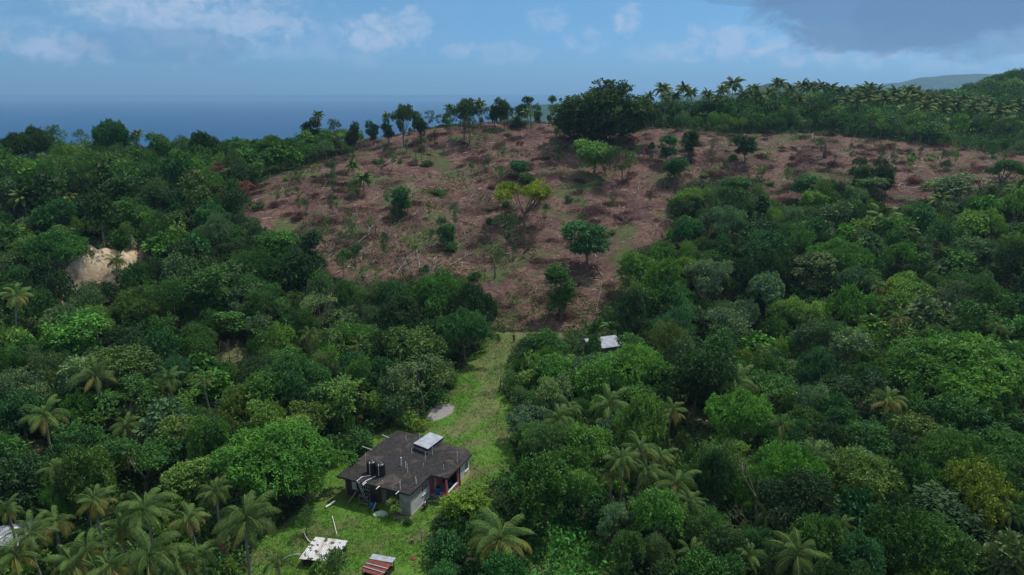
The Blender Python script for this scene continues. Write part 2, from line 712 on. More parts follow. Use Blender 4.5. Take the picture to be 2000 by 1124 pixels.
# open farmland beyond the crest on the right
mF = _smooth(GY, 300, 318) * _smooth(GX, 40, 90) * (1 - _smooth(GY, 560, 600))
mL2 = np.clip(mF, 0, 1)

ny, nx = GX.shape
V = np.stack([GX, GY, GZ], -1).reshape(-1, 3)
idx = np.arange(nx * ny).reshape(ny, nx)
Q = np.stack([idx[:-1, :-1], idx[:-1, 1:], idx[1:, 1:], idx[1:, :-1]], -1).reshape(-1, 4)
t = NT('terrain')
z1 = t.attr('zone')
s1 = t.n('ShaderNodeSeparateColor')
t.l(z1.outputs['Color'], s1.inputs[0])
z2 = t.attr('zone_more')
s2 = t.n('ShaderNodeSeparateColor')
t.l(z2.outputs['Color'], s2.inputs[0])
nA = t.noise(.12, 8, .62)
nB = t.noise(.9, 8, .7)
nC = t.noise(5.5, 5, .7)
floor_ = t.mix(t.mp(nB, .35, .65), (.022, .030, .014), (.045, .05, .024))
clear_ = t.mix(t.mp(nB, .38, .62), (.088, .050, .038), (.180, .115, .088))
clear_ = t.mix(t.mp(nA, .42, .62), clear_, t.mix(nC, (.052, .028, .029), (.125, .072, .066)))
clear_ = t.mix(t.math('MULTIPLY', t.mp(t.noise(.07, 7, .65, dist=.6), .50, .60), .8), clear_, t.mix(nC, (.038, .072, .022), (.085, .115, .04)))
lawn_ = t.mix(t.mp(nB, .3, .7), (.06, .145, .022), (.11, .21, .033))
lawn_ = t.mix(t.mp(t.noise(.22, 7, .68), .46, .62), lawn_, (.125, .13, .055))
track_ = t.mix(t.mp(nB, .35, .65), (.095, .125, .042), (.165, .155, .08))
grav_ = t.mix(t.mp(nC, .35, .65), (.17, .165, .15), (.34, .32, .30))
rock_ = t.mix(t.mp(t.noise(.8, 8, .7, stretch=(1, 1, .3)), .35, .65), (.42, .31, .19), (.62, .50, .34))
rock_ = t.mix(t.math('MULTIPLY', t.mp(t.noise(.35, 6, .6), .5, .64), .7), rock_, (.26, .15, .09))
farm_ = t.mix(t.mp(nA, .4, .6), (.06, .13, .025), (.11, .19, .035))
k = t.mix(t.mp(t.math('ADD', s1.outputs[0], t.math('MULTIPLY', t.math('SUBTRACT', nB, .5), .9)), .35, .6), floor_, clear_)
k = t.mix(t.mp(t.math('ADD', s1.outputs[1], t.math('MULTIPLY', t.math('SUBTRACT', nB, .5), .8)), .3, .6), k, lawn_)
k = t.mix(t.mp(t.math('ADD', s1.outputs[2], t.math('MULTIPLY', t.math('SUBTRACT', nB, .5), 1.5)), .35, 1.15, 0, .85), k, track_)
k = t.mix(s2.outputs[0], k, farm_)
k = t.mix(t.mp(t.math('ADD', s2.outputs[1], t.math('MULTIPLY', t.math('SUBTRACT', nB, .5), .6)), .2, .5), k, rock_)
k = t.mix(t.mp(s2.outputs[2], .3, .7), k, grav_)
M['terrain'] = t.done(t.bsdf(k, .95, .1, 0, t.bump(t.math('ADD', nB, nC), .6, .35)))
me = npmesh('ground', V, Q, M['terrain'])
for nm, arr in (('zone', (mC, mL, mT)), ('zone_more', (mL2, mR, mG))):
    a = me.attributes.new(nm, 'FLOAT_COLOR', 'POINT')
    c = np.ones((nx * ny, 4), dtype=np.float32)
    for i in range(3):
        c[:, i] = arr[i].ravel()
    a.data.foreach_set('color', c.ravel())
for p in me.polygons:
    p.use_smooth = True
tag(link('ground', me), kind='structure')

# sea, the coastal plain and the far hills
SEA = -125.0
t = NT('sea')
w1 = t.noise(.012, 6, .6, stretch=(1, 2.2, 1))
w2 = t.noise(.25, 4, .6)
k = t.mix(t.mp(w1, .35, .65), (.004, .052, .135), (.008, .068, .165))
M['sea'] = t.done(t.bsdf(k, .5, .03, 0, t.bump(w2, .25, .6)))
mb = MB()
S = 45000
xs = [-S, -9000, -3000, -1000, 0, 1000, 3000, 9000, S]
ys = [-2500, -500, 200, 700, 1500, 3000, 6000, 12000, 24000, S]
mb.v = [(x, y, SEA) for y in ys for x in xs]
n_ = len(xs)
mb.f = [(j * n_ + i, j * n_ + i + 1, (j + 1) * n_ + i + 1, (j + 1) * n_ + i) for j in range(len(ys) - 1) for i in range(n_ - 1)]
tag(mb.build('sea', M['sea']), kind='structure')

t = NT('far_forest')
k = t.mix(t.mp(t.noise(.012, 8, .65), .35, .65), (.018, .040, .016), (.045, .085, .028))
M['far'] = t.done(t.bsdf(k, .95, .1, 0, t.bump(t.noise(.05, 6, .7), 1.0, 12)))


def hill(name, x0, x1, y0, y1, fn, n=110, m=50):
    X, Yg = np.meshgrid(np.linspace(x0, x1, n), np.linspace(y0, y1, m))
    Z = fn(X, Yg)
    V = np.stack([X, Yg, Z], -1).reshape(-1, 3)
    ii = np.arange(n * m).reshape(m, n)
    Q = np.stack([ii[:-1, :-1], ii[:-1, 1:], ii[1:, 1:], ii[1:, :-1]], -1).reshape(-1, 4)
    me = npmesh(name, V, Q, M['far'])
    for p in me.polygons:
        p.use_smooth = True
    tag(link(name, me), kind='structure')


def skyprof(pts, Y):
    """world x and z of a far skyline given in the photograph"""
    w = [pix_at(u, v, Y) for u, v in pts]
    return np.array([p[0] for p in w]), np.array([p[2] for p in w])


def ridge(name, pts, Y, dy, seed, rough=14):
    px, pz = skyprof(pts, Y)

    def fn(X, Yg):
        top = np.interp(X * Y / Yg, px, pz)
        base = SEA - 8
        g = np.exp(-((Yg - Y) / dy) ** 2)
        e = X * Y / Yg
        wd = px[-1] - px[0]
        g = g * _smooth(e, px[0], px[0] + wd * .12) * (1 - _smooth(e, px[-1] - wd * .06, px[-1]))
        z = base + (top - base) * g
        s = rough
        z = z + g * (vnoise(X, Yg, Y * .10, seed) * s * 2 + vnoise(X, Yg, Y * .04, seed + 1) * s + vnoise(X, Yg, Y * .015, seed + 2) * s * .5) * np.clip((top - base) / 150, .1, 1)
        return z
    hill(name, px[0], px[-1], Y - dy * 2.2, Y + dy * 2.2, fn, 220, 60)


ridge('headland', [(880, 232), (960, 214), (1040, 205), (1120, 205), (1300, 200), (1500, 198), (1800, 198), (2300, 195)], 3200, 500, 40, 9)
ridge('hill', [(1380, 200), (1430, 184), (1470, 172), (1500, 160), (1530, 157), (1556, 165), (1590, 184), (1640, 198)], 2300, 240, 50, 13)
ridge('hill', [(1200, 196), (1260, 183), (1330, 186), (1420, 185), (1560, 178), (1620, 172), (1700, 171), (1800, 178), (2300, 180)], 4300, 550, 60, 11)
ridge('mountain', [(1560, 190), (1650, 178), (1700, 172), (1760, 163), (1800, 152), (1850, 145), (1900, 142), (1960, 146), (2020, 140), (2300, 150)], 5400, 700, 70, 17)

# ------------------------------------------------------------------ the house
P = {}
P['roof'] = None
t = NT('weathered_roof')
a_ = t.noise(.28, 8, .68, dist=.5)
b_ = t.noise(2.5, 7, .7)
k = t.mix(t.mp(b_, .35, .68), (.018, .018, .019), (.046, .042, .040))
k = t.mix(t.math('MULTIPLY', t.mp(a_, .50, .64), .65), k, (.088, .072, .058))
k = t.mix(t.math('MULTIPLY', t.mp(t.noise(.55, 6, .65, stretch=(1, .5, 1)), .58, .68), .7), k, (.13, .085, .04))
k = t.mix(t.mp(t.noise(.4, 4, .6), .60, .66), k, (.022, .022, .024))
M['roof'] = t.done(t.bsdf(k, .9, .15, 0, t.bump(b_, .4, .04)))
M['wall_grey'] = simple('bare_render', (.30, .295, .275), .9, .1, 0, .3, 1.2)
M['wall_pale'] = simple('pale_render', (.56, .57, .55), .85, .15, 0, .15, 1.4)
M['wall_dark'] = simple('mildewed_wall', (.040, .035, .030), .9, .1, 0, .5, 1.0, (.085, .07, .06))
M['white'] = simple('white_paint', (.58, .60, .60), .5, .4, 0, .12, 2)
M['white_pipe'] = simple('white_plastic_pipe', (.68, .68, .66), .4, .4, 0, .12, 2)
M['glass'] = simple('dark_glass', (.015, .018, .02), .12, .6, 0, .2, 1, None, 0)
M['pink'] = simple('pink_paint', (.62, .14, .19), .6, .3, 0, .2, 2)
M['yellow'] = simple('yellow_paint', (.66, .58, .20), .7, .3, 0, .2, 2)
M['blue'] = simple('blue_plastic', (.015, .13, .42), .4, .4, 0, .2, 2)
M['black'] = simple('black_plastic', (.016, .017, .019), .38, .45, 0, .3, 1.5)
M['wood'] = simple('grey_timber', (.22, .185, .15), .9, .1, 0, .4, 3)
M['rust'] = simple('rusty_red_sheet', (.20, .055, .045), .75, .25, .2, .45, 1.3, (.16, .05, .035))
M['rusty_iron'] = simple('rusty_iron', (.24, .16, .12), .8, .2, .3, .3, 5)
M['concrete'] = simple('concrete', (.32, .30, .27), .9, .1, 0, .3, 1.2)
M['cloth'] = simple('pale_green_cloth', (.42, .50, .36), .9, .1, 0, .3, 2)
t = NT('stained_white_sheet')
a_ = t.noise(1.1, 5, .5)
sp = t.noise(2.3, 3, .45)
k = t.mix(t.mp(t.noise(.7, 6, .6, stretch=(1, .3, 1)), .45, .62), (.46, .47, .46), (.26, .21, .155))
k = t.mix(t.mp(a_, .58, .61), k, (.04, .03, .025))
k = t.mix(t.mp(sp, .61, .64), k, (.05, .035, .03))
M['stained'] = t.done(t.bsdf(k, .55, .35, .1, t.bump(a_, .1, .05)))
M['galv'] = simple('galvanised_sheet', (.36, .39, .43), .75, .2, 0, .3, 1.2)

hx, hy, _ = pix_z(659, 930, 3.2)
HANG = math.atan2(73.61 - 77.74, -12.28 + 22.11)
house = empty('concrete_house', (hx, hy, 0.0), HANG)
tag(house, 'flat-roofed grey concrete house with stained black roof beside the grass lawn', 'house')
HW = 3.02                        # underside of the roof slab


def hworld(x, y, z=0):
    c, s_ = math.cos(HANG), math.sin(HANG)
    return (hx + x * c - y * s_, hy + x * s_ + y * c, z)


roofpoly = [(-.1, -.1), (10.7, -.15), (10.8, 4.7), (13.2, 4.85), (13.35, 11.5), (11.7, 12.7), (8.7, 12.55), (8.6, 13.0), (4.4, 13.5), (.5, 13.35), (.1, 6)]
mb = MB()
mb.prism(roofpoly, HW, HW + .22)
rf = mb.build('roof', M['roof'], house)


def wallseg(p0, p1, opens, mat, z0=0.0, z1=HW - .002, th=.18, extra=None):
    """wall from p0 to p1 with real openings (a, b, zlow, zhigh) measured along it; its outside is on the right-hand side"""
    p0 = Vector((*p0, 0))
    p1 = Vector((*p1, 0))
    L = (p1 - p0).length
    e = (p1 - p0) / L
    nrm = Vector((e.y, -e.x, 0))
    mb = MB()

    def slab(a, b, za, zb):
        if b - a < .01 or zb - za < .01:
            return
        q = [p0 + e * a, p0 + e * b, p0 + e * b - nrm * th, p0 + e * a - nrm * th]
        mb.prism([(v.x, v.y) for v in q], za, zb)
    cur = 0
    for (a, b, zl, zh) in sorted(opens):
        slab(cur, a, z0, z1)
        slab(a, b, z0, zl)
        slab(a, b, zh, z1)
        cur = b
    slab(cur, L, z0, z1)
    mb.build('wall', mat, house)
    return p0, e, nrm


def windowfill(fr, a, b, zl, zh, nx_, nz_, name='window', sill=True):
    p0, e, nrm = fr
    mb = MB()
    q = p0 - nrm * .06

    def pt(s, z):
        v = q + e * s
        return (v.x, v.y, z)
    w = .06
    mb.bar(pt(a, zl + w / 2), pt(b, zl + w / 2), w)
    mb.bar(pt(a, zh - w / 2), pt(b, zh - w / 2), w)
    for k in range(nx_ + 1):
        s = a + w / 2 + (b - a - w) * k / nx_
        mb.bar(pt(s, zl + w + .002), pt(s, zh - w - .002), w * (1 if k in (0, nx_) else .7))
    for k in range(1, nz_):
        z = zl + (zh - zl) * k / nz_
        mb.bar((pt(a + w, z)), (pt(b - w, z)), w * .6, w * .62)
    win = mb.build(name, M['white'], house)
    g = MB()
    q = p0 - nrm * .11
    v0 = q + e * (a + .01)
    v1 = q + e * (b - .01)
    v2 = v1 - nrm * .02
    v3 = v0 - nrm * .02
    g.prism([(v.x, v.y) for v in (v0, v1, v2, v3)], zl + .01, zh - .01)
    g.build('pane', M['glass'], win)
    if sill:
        g = MB()
        v0 = p0 + e * (a - .1) + nrm * .10
        v1 = p0 + e * (b + .1) + nrm * .10
        v2 = p0 + e * (b + .1) + nrm * .003
        v3 = p0 + e * (a - .1) + nrm * .003
        g.prism([(v.x, v.y) for v in (v0, v1, v2, v3)], zl - .14, zl - .02)
        g.build('sill', M['white'], win)
    return win


# front: recessed, mildewed; a plain grey return at its right-hand end
fr = wallseg((.25, 1.1), (9.0, 1.1), [(1.0, 1.75, .95, 2.75), (2.45, 3.75, 1.3, 2.5), (5.4, 6.2, 0.05, 2.1)], M['wall_dark'])
windowfill(fr, 2.45, 3.75, 1.3, 2.5, 4, 2, sill=False)
mb = MB()
mb.box(1.27, 1.99, 1.14, 1.19, .97, 2.73)
dr = mb.build('door', M['white'], house)
mb = MB()
mb.box(1.9, 1.95, 1.06, 1.137, 1.75, 1.82)
mb.build('handle', M['black'], dr)
mb = MB()
mb.box(5.68, 6.42, 1.16, 1.21, .07, 2.08)
mb.build('door', M['wood'], house)
wallseg((9.0, .08), (10.5, .08), [(.12, .62, 1.1, 1.75)], M['wall_grey'])
windowfill((Vector((9.0, .08, 0)), Vector((1, 0, 0)), Vector((0, -1, 0))), .12, .62, 1.1, 1.75, 2, 2, sill=False)
wallseg((9.0, 1.1), (9.0, .26), [], M['wall_dark'])
# right-hand facade: two-tone, window, white sill
fr = wallseg((10.5, .26), (10.5, 4.9), [(2.75, 4.3, 1.25, 2.55)], M['wall_grey'])
windowfill(fr, 2.75, 4.3, 1.25, 2.55, 4, 3)
mb = MB()
mb.box(10.52, 10.55, .3, 4.8, .02, .14)
mb.build('skirting', M['white'], house)
mb = MB()
mb.box(10.503, 10.515, .28, 4.85, .15, 1.62)
mb.build('lower_wall', M['wall_pale'], house)['label'] = 'paler grey lower band of the side wall'
# porch
fr = wallseg((10.5, 5.1), (10.5, 8.3), [(.9, 1.7, .12, 2.15)], M['pink'])
mb = MB()
mb.box(10.42, 10.46, 6.02, 6.78, .14, 2.13)
mb.build('door', M['white'], house)
wallseg((10.68, 8.48), (13.0, 8.48), [(.7, 1.6, .12, 2.1)], M['wall_dark'])
mb = MB()
mb.box(10.53, 13.05, 4.92, 8.28, .0, .12)
mb.build('porch_floor', M['concrete'], house)
for (x, y) in ((12.92, 5.0), (12.92, 8.1)):
    mb = MB()
    mb.box(x - .11, x + .11, y - .11, y + .11, .123, HW - .002)
    mb.build('column', M['pink'], house)
mb = MB()
mb.box(12.84, 13.0, 5.14, 7.96, .123, .85)
mb.box(12.0, 12.78, 4.94, 5.08, .123, .85)
mb.build('railing', M['pink'], house)
mb = MB()
mb.box(12.80, 13.04, 5.16, 7.94, .853, .93)
mb.build('railing_cap', M['white'], house)
# right-hand room: white above, yellow base
fr = wallseg((13.0, 8.66), (13.0, 11.3), [(1.35, 2.25, 1.35, 2.5)], M['wall_pale'])
windowfill(fr, 1.35, 2.25, 1.35, 2.5, 2, 3)
mb = MB()
mb.box(13.003, 13.02, 8.7, 11.28, .01, .8)
mb.build('wall_base', M['yellow'], house)
wallseg((13.0, 11.3), (11.5, 12.4), [], M['wall_grey'])
wallseg((11.5, 12.4), (8.5, 12.3), [], M['wall_grey'])
wallseg((8.5, 12.3), (8.4, 12.8), [], M['wall_grey'])
wallseg((8.4, 12.8), (.6, 13.1), [(2, 3.2, 1.1, 2.2)], M['wall_grey'])
wallseg((.6, 13.1), (.25, 1.1), [(3, 4.2, 1.1, 2.2), (8, 9.2, 1.1, 2.2)], M['wall_grey'])
# starter bars left standing on the roof
r_ = random.Random(5)
spots = [(1.5, 2.0), (1.2, 4.4), (2.9, 3.9), (6.9, 1.9), (7.0, 5.0), (5.9, 8.4), (9.2, 3.3), (9.0, 6.0), (10.2, 2.2), (10.4, 4.5), (8.4, 7.6), (8.6, 9.2),
         (11.0, 8.2), (12.6, 8.6), (11.8, 6.4), (2.4, 8.0), (3.0, 11.6), (4.6, 12.6), (12.9, 11.2), (6.4, .5), (9.0, .4), (2.5, .7), (11.6, 10.6), (7.8, 4.1)]
for i, (x, y) in enumerate(spots):
    mb = MB()
    h_ = r_.uniform(.55, 1.25)
    mb.bar((x, y, HW + .2), (x + r_.uniform(-.05, .05), y + r_.uniform(-.05, .05), HW + .22 + h_), .045 if i % 4 else .075)
    mb.build('starter_bar', M['white_pipe'] if i % 3 else M['rusty_iron'], house)
# vent pipe
mb = MB()
mb.tube([(6.2, 5.2, HW + .2), (6.2, 5.2, HW + 1.45)], .09, 10)
mb.build('vent_pipe', M['white_pipe'], house)
# raised hatch on the roof under a white cover
q = [pix_z(808, 869, 3.9), pix_z(836, 880, 3.9), pix_z(866, 857, 3.9), pix_z(840, 848, 3.9)]
c_, s_ = math.cos(-HANG), math.sin(-HANG)
ql = [((x - hx) * c_ - (y - hy) * s_, (x - hx) * s_ + (y - hy) * c_) for x, y, z in q]
hat = MB()
cx = sum(p[0] for p in ql) / 4
cy = sum(p[1] for p in ql) / 4
inner = [(cx + (x - cx) * .88, cy + (y - cy) * .88) for x, y in ql]
hat.prism(inner, HW + .22, HW + .62)
hatch = hat.build('roof_hatch', M['concrete'], house)
mb = MB()
mb.prism(ql, HW + .72, HW + 1.06)
hb = mb.build('cover_rim', M['black'], hatch)
mb = MB()
mb.prism([(cx + (x - cx) * 1.03, cy + (y - cy) * 1.03) for x, y in ql], HW + 1.06, HW + 1.13)
mb.build('cover', M['galv'], hatch, bevel=.02)
for (x, y) in inner:
    mb = MB()
    mb.box(x - .05, x + .05, y - .05, y + .05, HW + .62, HW + .72)
    mb.build('support', M['wood'], hatch)
# pipes running over the parapet
mb = MB()
mb.tube([(3.9, 1.6, HW + .28), (3.1, .9, HW + .28), (3.1, -.25, HW + .30)], .05, 7)
mb.tube([(3.2, -.2, HW + .2), (3.2, .95, 0.2)], .05, 7)
mb.tube([(3.45, -.2, HW + .2), (3.45, .95, 0.2)], .04, 7)
mb.tube([(4.6, 1.7, HW + .28), (4.1, .3, HW + .28), (4.0, -.4, HW + .2)], .05, 7)
mb.build('downpipe', M['white_pipe'], house)
for x, y in ((4.3, -.2), (6.3, -.3), (9.1, -.3)):
    mb = MB()
    mb.tube([(x, y + .25, HW + .26), (x - .1, y - .35, HW + .16)], .06, 7)
    mb.build('water_spout', M['white_pipe'], house)
for x, y, dx, dy in ((-.1, 3.2, -1.2, .3), (0, 7.2, -1.4, .2), (.3, 11.0, -1.0, .3)):
    mb = MB()
    mb.tube([(x + .3, y, HW + .27), (x + dx, y + dy, HW + .3)], .045, 6)
    mb.build('water_spout', M['white_pipe'], house)

# water tanks
tank = None
for i, (x, y, lab) in enumerate([(3.6, 2.35, 'black ribbed plastic water tank on the roof, farther from the hatch and partly hidden'),
                                 (4.95, 2.30, 'black ribbed plastic water tank on the roof, nearer the white-covered hatch')]):
    tk = empty('water_tank', hworld(x, y, HW + .222))
    tag(tk, lab, 'water tank', 'black water tanks on the house roof')
    if tank is None:
        mb = MB()
        prof = [(.60, 0)]
        for k in range(9):
            z = .05 + k * .16
            prof += [(.63, z), (.60, z + .04), (.60, z + .08), (.63, z + .12)]
        prof += [(.62, 1.52), (.5, 1.63), (.24, 1.71)]
        mb.lathe((0, 0, 0), prof, 28)
        tank = [mb.build('tank_body', M['black'], tk, smooth=True)]
        mb = MB()
        mb.lathe((0, 0, 0), [(.24, 1.712), (.26, 1.72), (.26, 1.79), (.2, 1.82)], 20)
        tank.append(mb.build('lid', M['black'], tk))
        mb = MB()
        mb.tube([(-.1, -.68, .2), (-.1, -.70, 1.66), (-.1, -.3, 1.75)], .028, 6)
        tank.append(mb.build('feed_pipe', M['white_pipe'], tk))
    else:
        for o in tank:
            c = o.copy()
            C.objects.link(c)
            c.parent = tk

# things round the house


def single(mb, name, mat, label, cat, loc=(0, 0, 0), rz=0, smooth=False, bevel=0, group=None):
    o = mb.build(name, mat, None, smooth, bevel)
    o.location = loc
    o.rotation_euler = (0, 0, rz)
    return tag(o, label, cat, group)


def barrel(loc, mat, label, h=.95, r=.3):
    b = empty('barrel', loc)
    tag(b, label, 'barrel')
    mb = MB()
    mb.lathe((0, 0, 0), [(r * .93, 0), (r, .05), (r, h * .3), (r * 1.05, h * .33), (r, h * .36), (r, h * .64), (r * 1.05, h * .67), (r, h * .7), (r, h * .95), (r * .93, h)], 20)
    mb.build('drum', mat, b, smooth=True)
    mb = MB()
    mb.lathe((0, 0, 0), [(r * .96, h), (r * .96, h + .03), (r * .5, h + .045)], 20)
    mb.build('lid', M['black'] if mat is not M['black'] else M['blue'], b)
    return b


barrel(hworld(5.1, -.1), M['blue'], 'blue plastic barrel on the grass by the dark front of the house', .85)
barrel(hworld(11.35, 5.6, .123), M['blue'], 'blue plastic barrel standing on the pink porch', 1.0, .33)
barrel(hworld(12.3, 7.1, .123), M['black'], 'black barrel with a blue lid at the back of the pink porch', .9, .3)
# leaning board
mb = MB()
mb.bar((0, 0, 0.0), (.95, 1.0, 1.75), .34, .05)
single(mb, 'plank', M['wood'], 'long grey board leaning against the dark front wall below its window', 'plank', hworld(1.75, -.55, .02), HANG, bevel=.005)
# rack
rk = empty('wooden_rack', hworld(3.35, -.35), HANG + .1)
tag(rk, 'weathered timber rack with open frame standing in front of the dark house wall', 'rack')
for x in (0, 1.15):
    for y in (0, .7):
        mb = MB()
        mb.bar((x, y, 0), (x, y, 1.45), .09)
        mb.build('leg', M['wood'], rk)
for z in (.42, 1.4):
    mb = MB()
    mb.bar((-.04, 0, z), (1.19, 0, z), .08)
    mb.bar((-.04, .7, z), (1.19, .7, z), .08)
    mb.bar((0, .02, z), (0, .68, z), .075)
    mb.bar((1.15, .02, z), (1.15, .68, z), .075)
    mb.build('frame', M['wood'], rk)
mb = MB()
mb.box(-.03, .0, .05, .65, .5, 1.3)
mb.build('side_panel', M['rust'], rk)
# laundry heap
def heap(name, mat, label, cat, loc, rx, ry, rz, seed):
    bm = bmesh.new()
    bmesh.ops.create_icosphere(bm, subdivisions=3, radius=1)
    for v in bm.verts:
        k = 1 + .5 * float(vnoise(np.array([v.co.x * 2 + v.co.z]), np.array([v.co.y * 2 - v.co.z]), .7, seed)[0])
        v.co = Vector((v.co.x * rx * k, v.co.y * ry * k, max(-.05, v.co.z * rz * k)))
    me = bpy.data.meshes.new(name)
    bm.to_mesh(me)
    bm.free()
    me.materials.append(mat)
    o = link(name, me)
    o.location = loc
    return tag(o, label, cat)


heap('sack_heap', M['cloth'], 'pale green heap of sacks on the grass below the dark wall', 'heap', hworld(6.9, -1.1, .02), .9, .5, .5, 31)
heap('dark_sack', M['black'], 'small dark sack slumped beside the pale green heap', 'sack', hworld(5.95, -.5, .02), .3, .28, .55, 33)
mb = MB()
mb.bar((0, 0, 0.05), (.35, .25, 1.0), .22, .05)
single(mb, 'plank', M['white'], 'short pale board standing upright beside the dark sack', 'plank', hworld(5.5, -.65, 0), HANG)
mb = MB()
mb.box(0, 1.3, 0, .5, 0, .05)
mb.box(0, 1.3, 0, .05, .05, .25)
mb.box(0, 1.3, .45, .5, .05, .25)
mb.box(0, .05, .05, .45, .05, .25)
mb.box(1.25, 1.3, .05, .45, .05, .25)
single(mb, 'trough', M['concrete'], 'open grey trough on the ground at the front corner of the house', 'trough', hworld(8.75, -1.15, .02), HANG + .1)
# machine by the side wall
g = empty('garden_pump', hworld(11.3, 2.2), HANG + 1.5)
tag(g, 'dark pump unit on a frame on the grass by the grey side wall', 'pump')
mb = MB()
mb.box(-.35, .35, -.25, .25, .22, .62)
mb.build('housing', M['black'], g, bevel=.04)
for x in (-.3, .3):
    for y in (-.2, .2):
        mb = MB()
        mb.bar((x, y, 0), (x, y, .22), .05)
        mb.build('leg', M['rusty_iron'], g)
mb = MB()
mb.bar((-.7, 0, .45), (-.35, 0, .45), .12)
mb.build('motor', M['rusty_iron'], g)
mb = MB()
mb.tube([(0, 0, .621), (0, 0, .8), (.3, .1, .85)], .04, 7)
mb.build('pipe', M['white_pipe'], g)
mb = MB()
mb.bar((-.8, -.4, 0), (1.2, .5, .05), .3, .12)
single(mb, 'kerb_slab', M['concrete'], 'pale concrete slab on the grass at the foot of the porch', 'slab', hworld(11.6, 4.1, .01), HANG)
for a, b, lab in [((649, 1010), (659, 1048), 'long thin white pipe lying straight on the lawn in front of the house'),
                  ]:
    A = pix_z(*a, .12)
    B = pix_z(*b, .05)
    mb = MB()
    mb.tube([(0, 0, .1), tuple(np.subtract(B, A))], .05, 6)
    single(mb, 'pipe', M['white_pipe'], lab, 'pipe', A)
pts = [pix_z(592, 1034, .7), pix_z(597, 1048, .35), pix_z(603, 1057, .15), pix_z(611, 1061, .1)]
mb = MB()
mb.tube([tuple(np.subtract(p, pts[0])) for p in pts], .055, 7)
single(mb, 'pipe', M['white_pipe'], 'short curved white pipe above the stained white shed roof', 'pipe', pts[0])
pts = [pix_z(551, 1094, .1), pix_z(562, 1087, .2), pix_z(575, 1083, .2), pix_z(588, 1083, .3)]
mb = MB()
mb.tube([tuple(np.subtract(p, pts[0])) for p in pts], .05, 7)
single(mb, 'pipe', M['white_pipe'], 'curved white pipe leading left from the stained white shed roof', 'pipe', pts[0])
pts = [pix_z(636, 991, .2), pix_z(646, 985, .2), pix_z(655, 978, .5)]
mb = MB()
mb.tube([tuple(np.subtract(p, pts[0])) for p in pts], .11, 8)
single(mb, 'pipe', M['white_pipe'], 'thick white pipe on the grass at the left corner of the house', 'pipe', pts[0])


def low_shed(name, cps, z, mat, label, cat, tilt=(0, 0, 0, 0), stripe=None, holes=None):
    """a low shed; cps: the four roof corners as seen, all real heights z plus tilt"""
    W = [Vector(pix_z(u, v, z + t_)) for (u, v), t_ in zip(cps, tilt)]
    c = sum(W, Vector()) / 4
    g = float(H(c.x, c.y))
    root = empty(name, (c.x, c.y, g))
    tag(root, label, cat)
    L = [w - Vector((c.x, c.y, g)) for w in W]
    n, m = 40, 6
    vs, fs = [], []
    for lay in (0, -.05):
        for j in range(m + 1):
            for i in range(n + 1):
                a, b = i / n, j / m
                p = (L[0] * (1 - a) + L[1] * a) * (1 - b) + (L[3] * (1 - a) + L[2] * a) * b
                vs.append((p.x, p.y, p.z + .03 * math.cos(i * math.pi * .9) + lay + .04 * math.sin(b * 5 + a * 3)))
    o = (n + 1) * (m + 1)
    for j in range(m):
        for i in range(n):
            a = j * (n + 1) + i
            fs.append((a, a + 1, a + n + 2, a + n + 1))
            fs.append((o + a, o + a + n + 1, o + a + n + 2, o + a + 1))
    for i in range(n):
        fs.append((i, i + o, i + 1 + o, i + 1))
        b = m * (n + 1) + i
        fs.append((b, b + 1, b + 1 + o, b + o))
    for j in range(m):
        a = j * (n + 1)
        fs.append((a, a + n + 1, a + n + 1 + o, a + o))
        a += n
        fs.append((a, a + o, a + n + 1 + o, a + n + 1))
    mb = MB()
    mb.add(vs, fs)
    rf_ = mb.build('roof', mat, root)
    if stripe:
        mb = MB()
        d = (L[3] - L[0])
        up = Vector((0, 0, .06))
        q = [L[0] - d * .06 + up, L[1] - d * .06 + up, L[1] + d * .27 + up, L[0] + d * .27 + up]
        mb.add(q + [v + Vector((0, 0, .03)) for v in q], [(0, 3, 2, 1), (4, 5, 6, 7), (0, 1, 5, 4), (1, 2, 6, 5), (2, 3, 7, 6), (3, 0, 4, 7)])
        mb.build('ridge_sheet', stripe, rf_)['label'] = 'pale sheet along the upper edge'
        for k in (.55, .78):
            mb = MB()
            a = L[0] * (1 - k) + L[3] * k + up
            b = L[1] * (1 - k) + L[2] * k + up
            mb.bar(a, b, .1, .05)
            mb.build('batten', stripe, rf_)
    for i in range(4):
        p = L[i] * .9
        mb = MB()
        mb.bar((p.x, p.y, -.1), (p.x, p.y, L[i].z - .1), .1)
        mb.build('post', M['wood'], root)
    mb = MB()
    K = [l * .86 for l in L]
    for i in range(4):
        a, b = K[i], K[(i + 1) % 4]
        mb.bar((a.x, a.y, .3), (b.x, b.y, .3), .04, .5)
    mb.build('side_boards', M['wall_dark'], root)
    return root


low_shed('white_roofed_shed', [(617, 1049), (680, 1057), (652, 1100), (584, 1091)], 1.15, M['stained'],
         'low shed with a battered white metal roof spotted with dark holes on the lawn', 'shed', (.1, .05, -.1, -.1))
low_shed('red_roofed_shed', [(727, 1085), (772, 1093), (745, 1128), (704, 1114)], 1.2, M['rust'],
         'small low shed with rusty red roof and pale ridge strip at the lawn bottom', 'shed', (.15, .15, -.1, -.1), M['galv'])

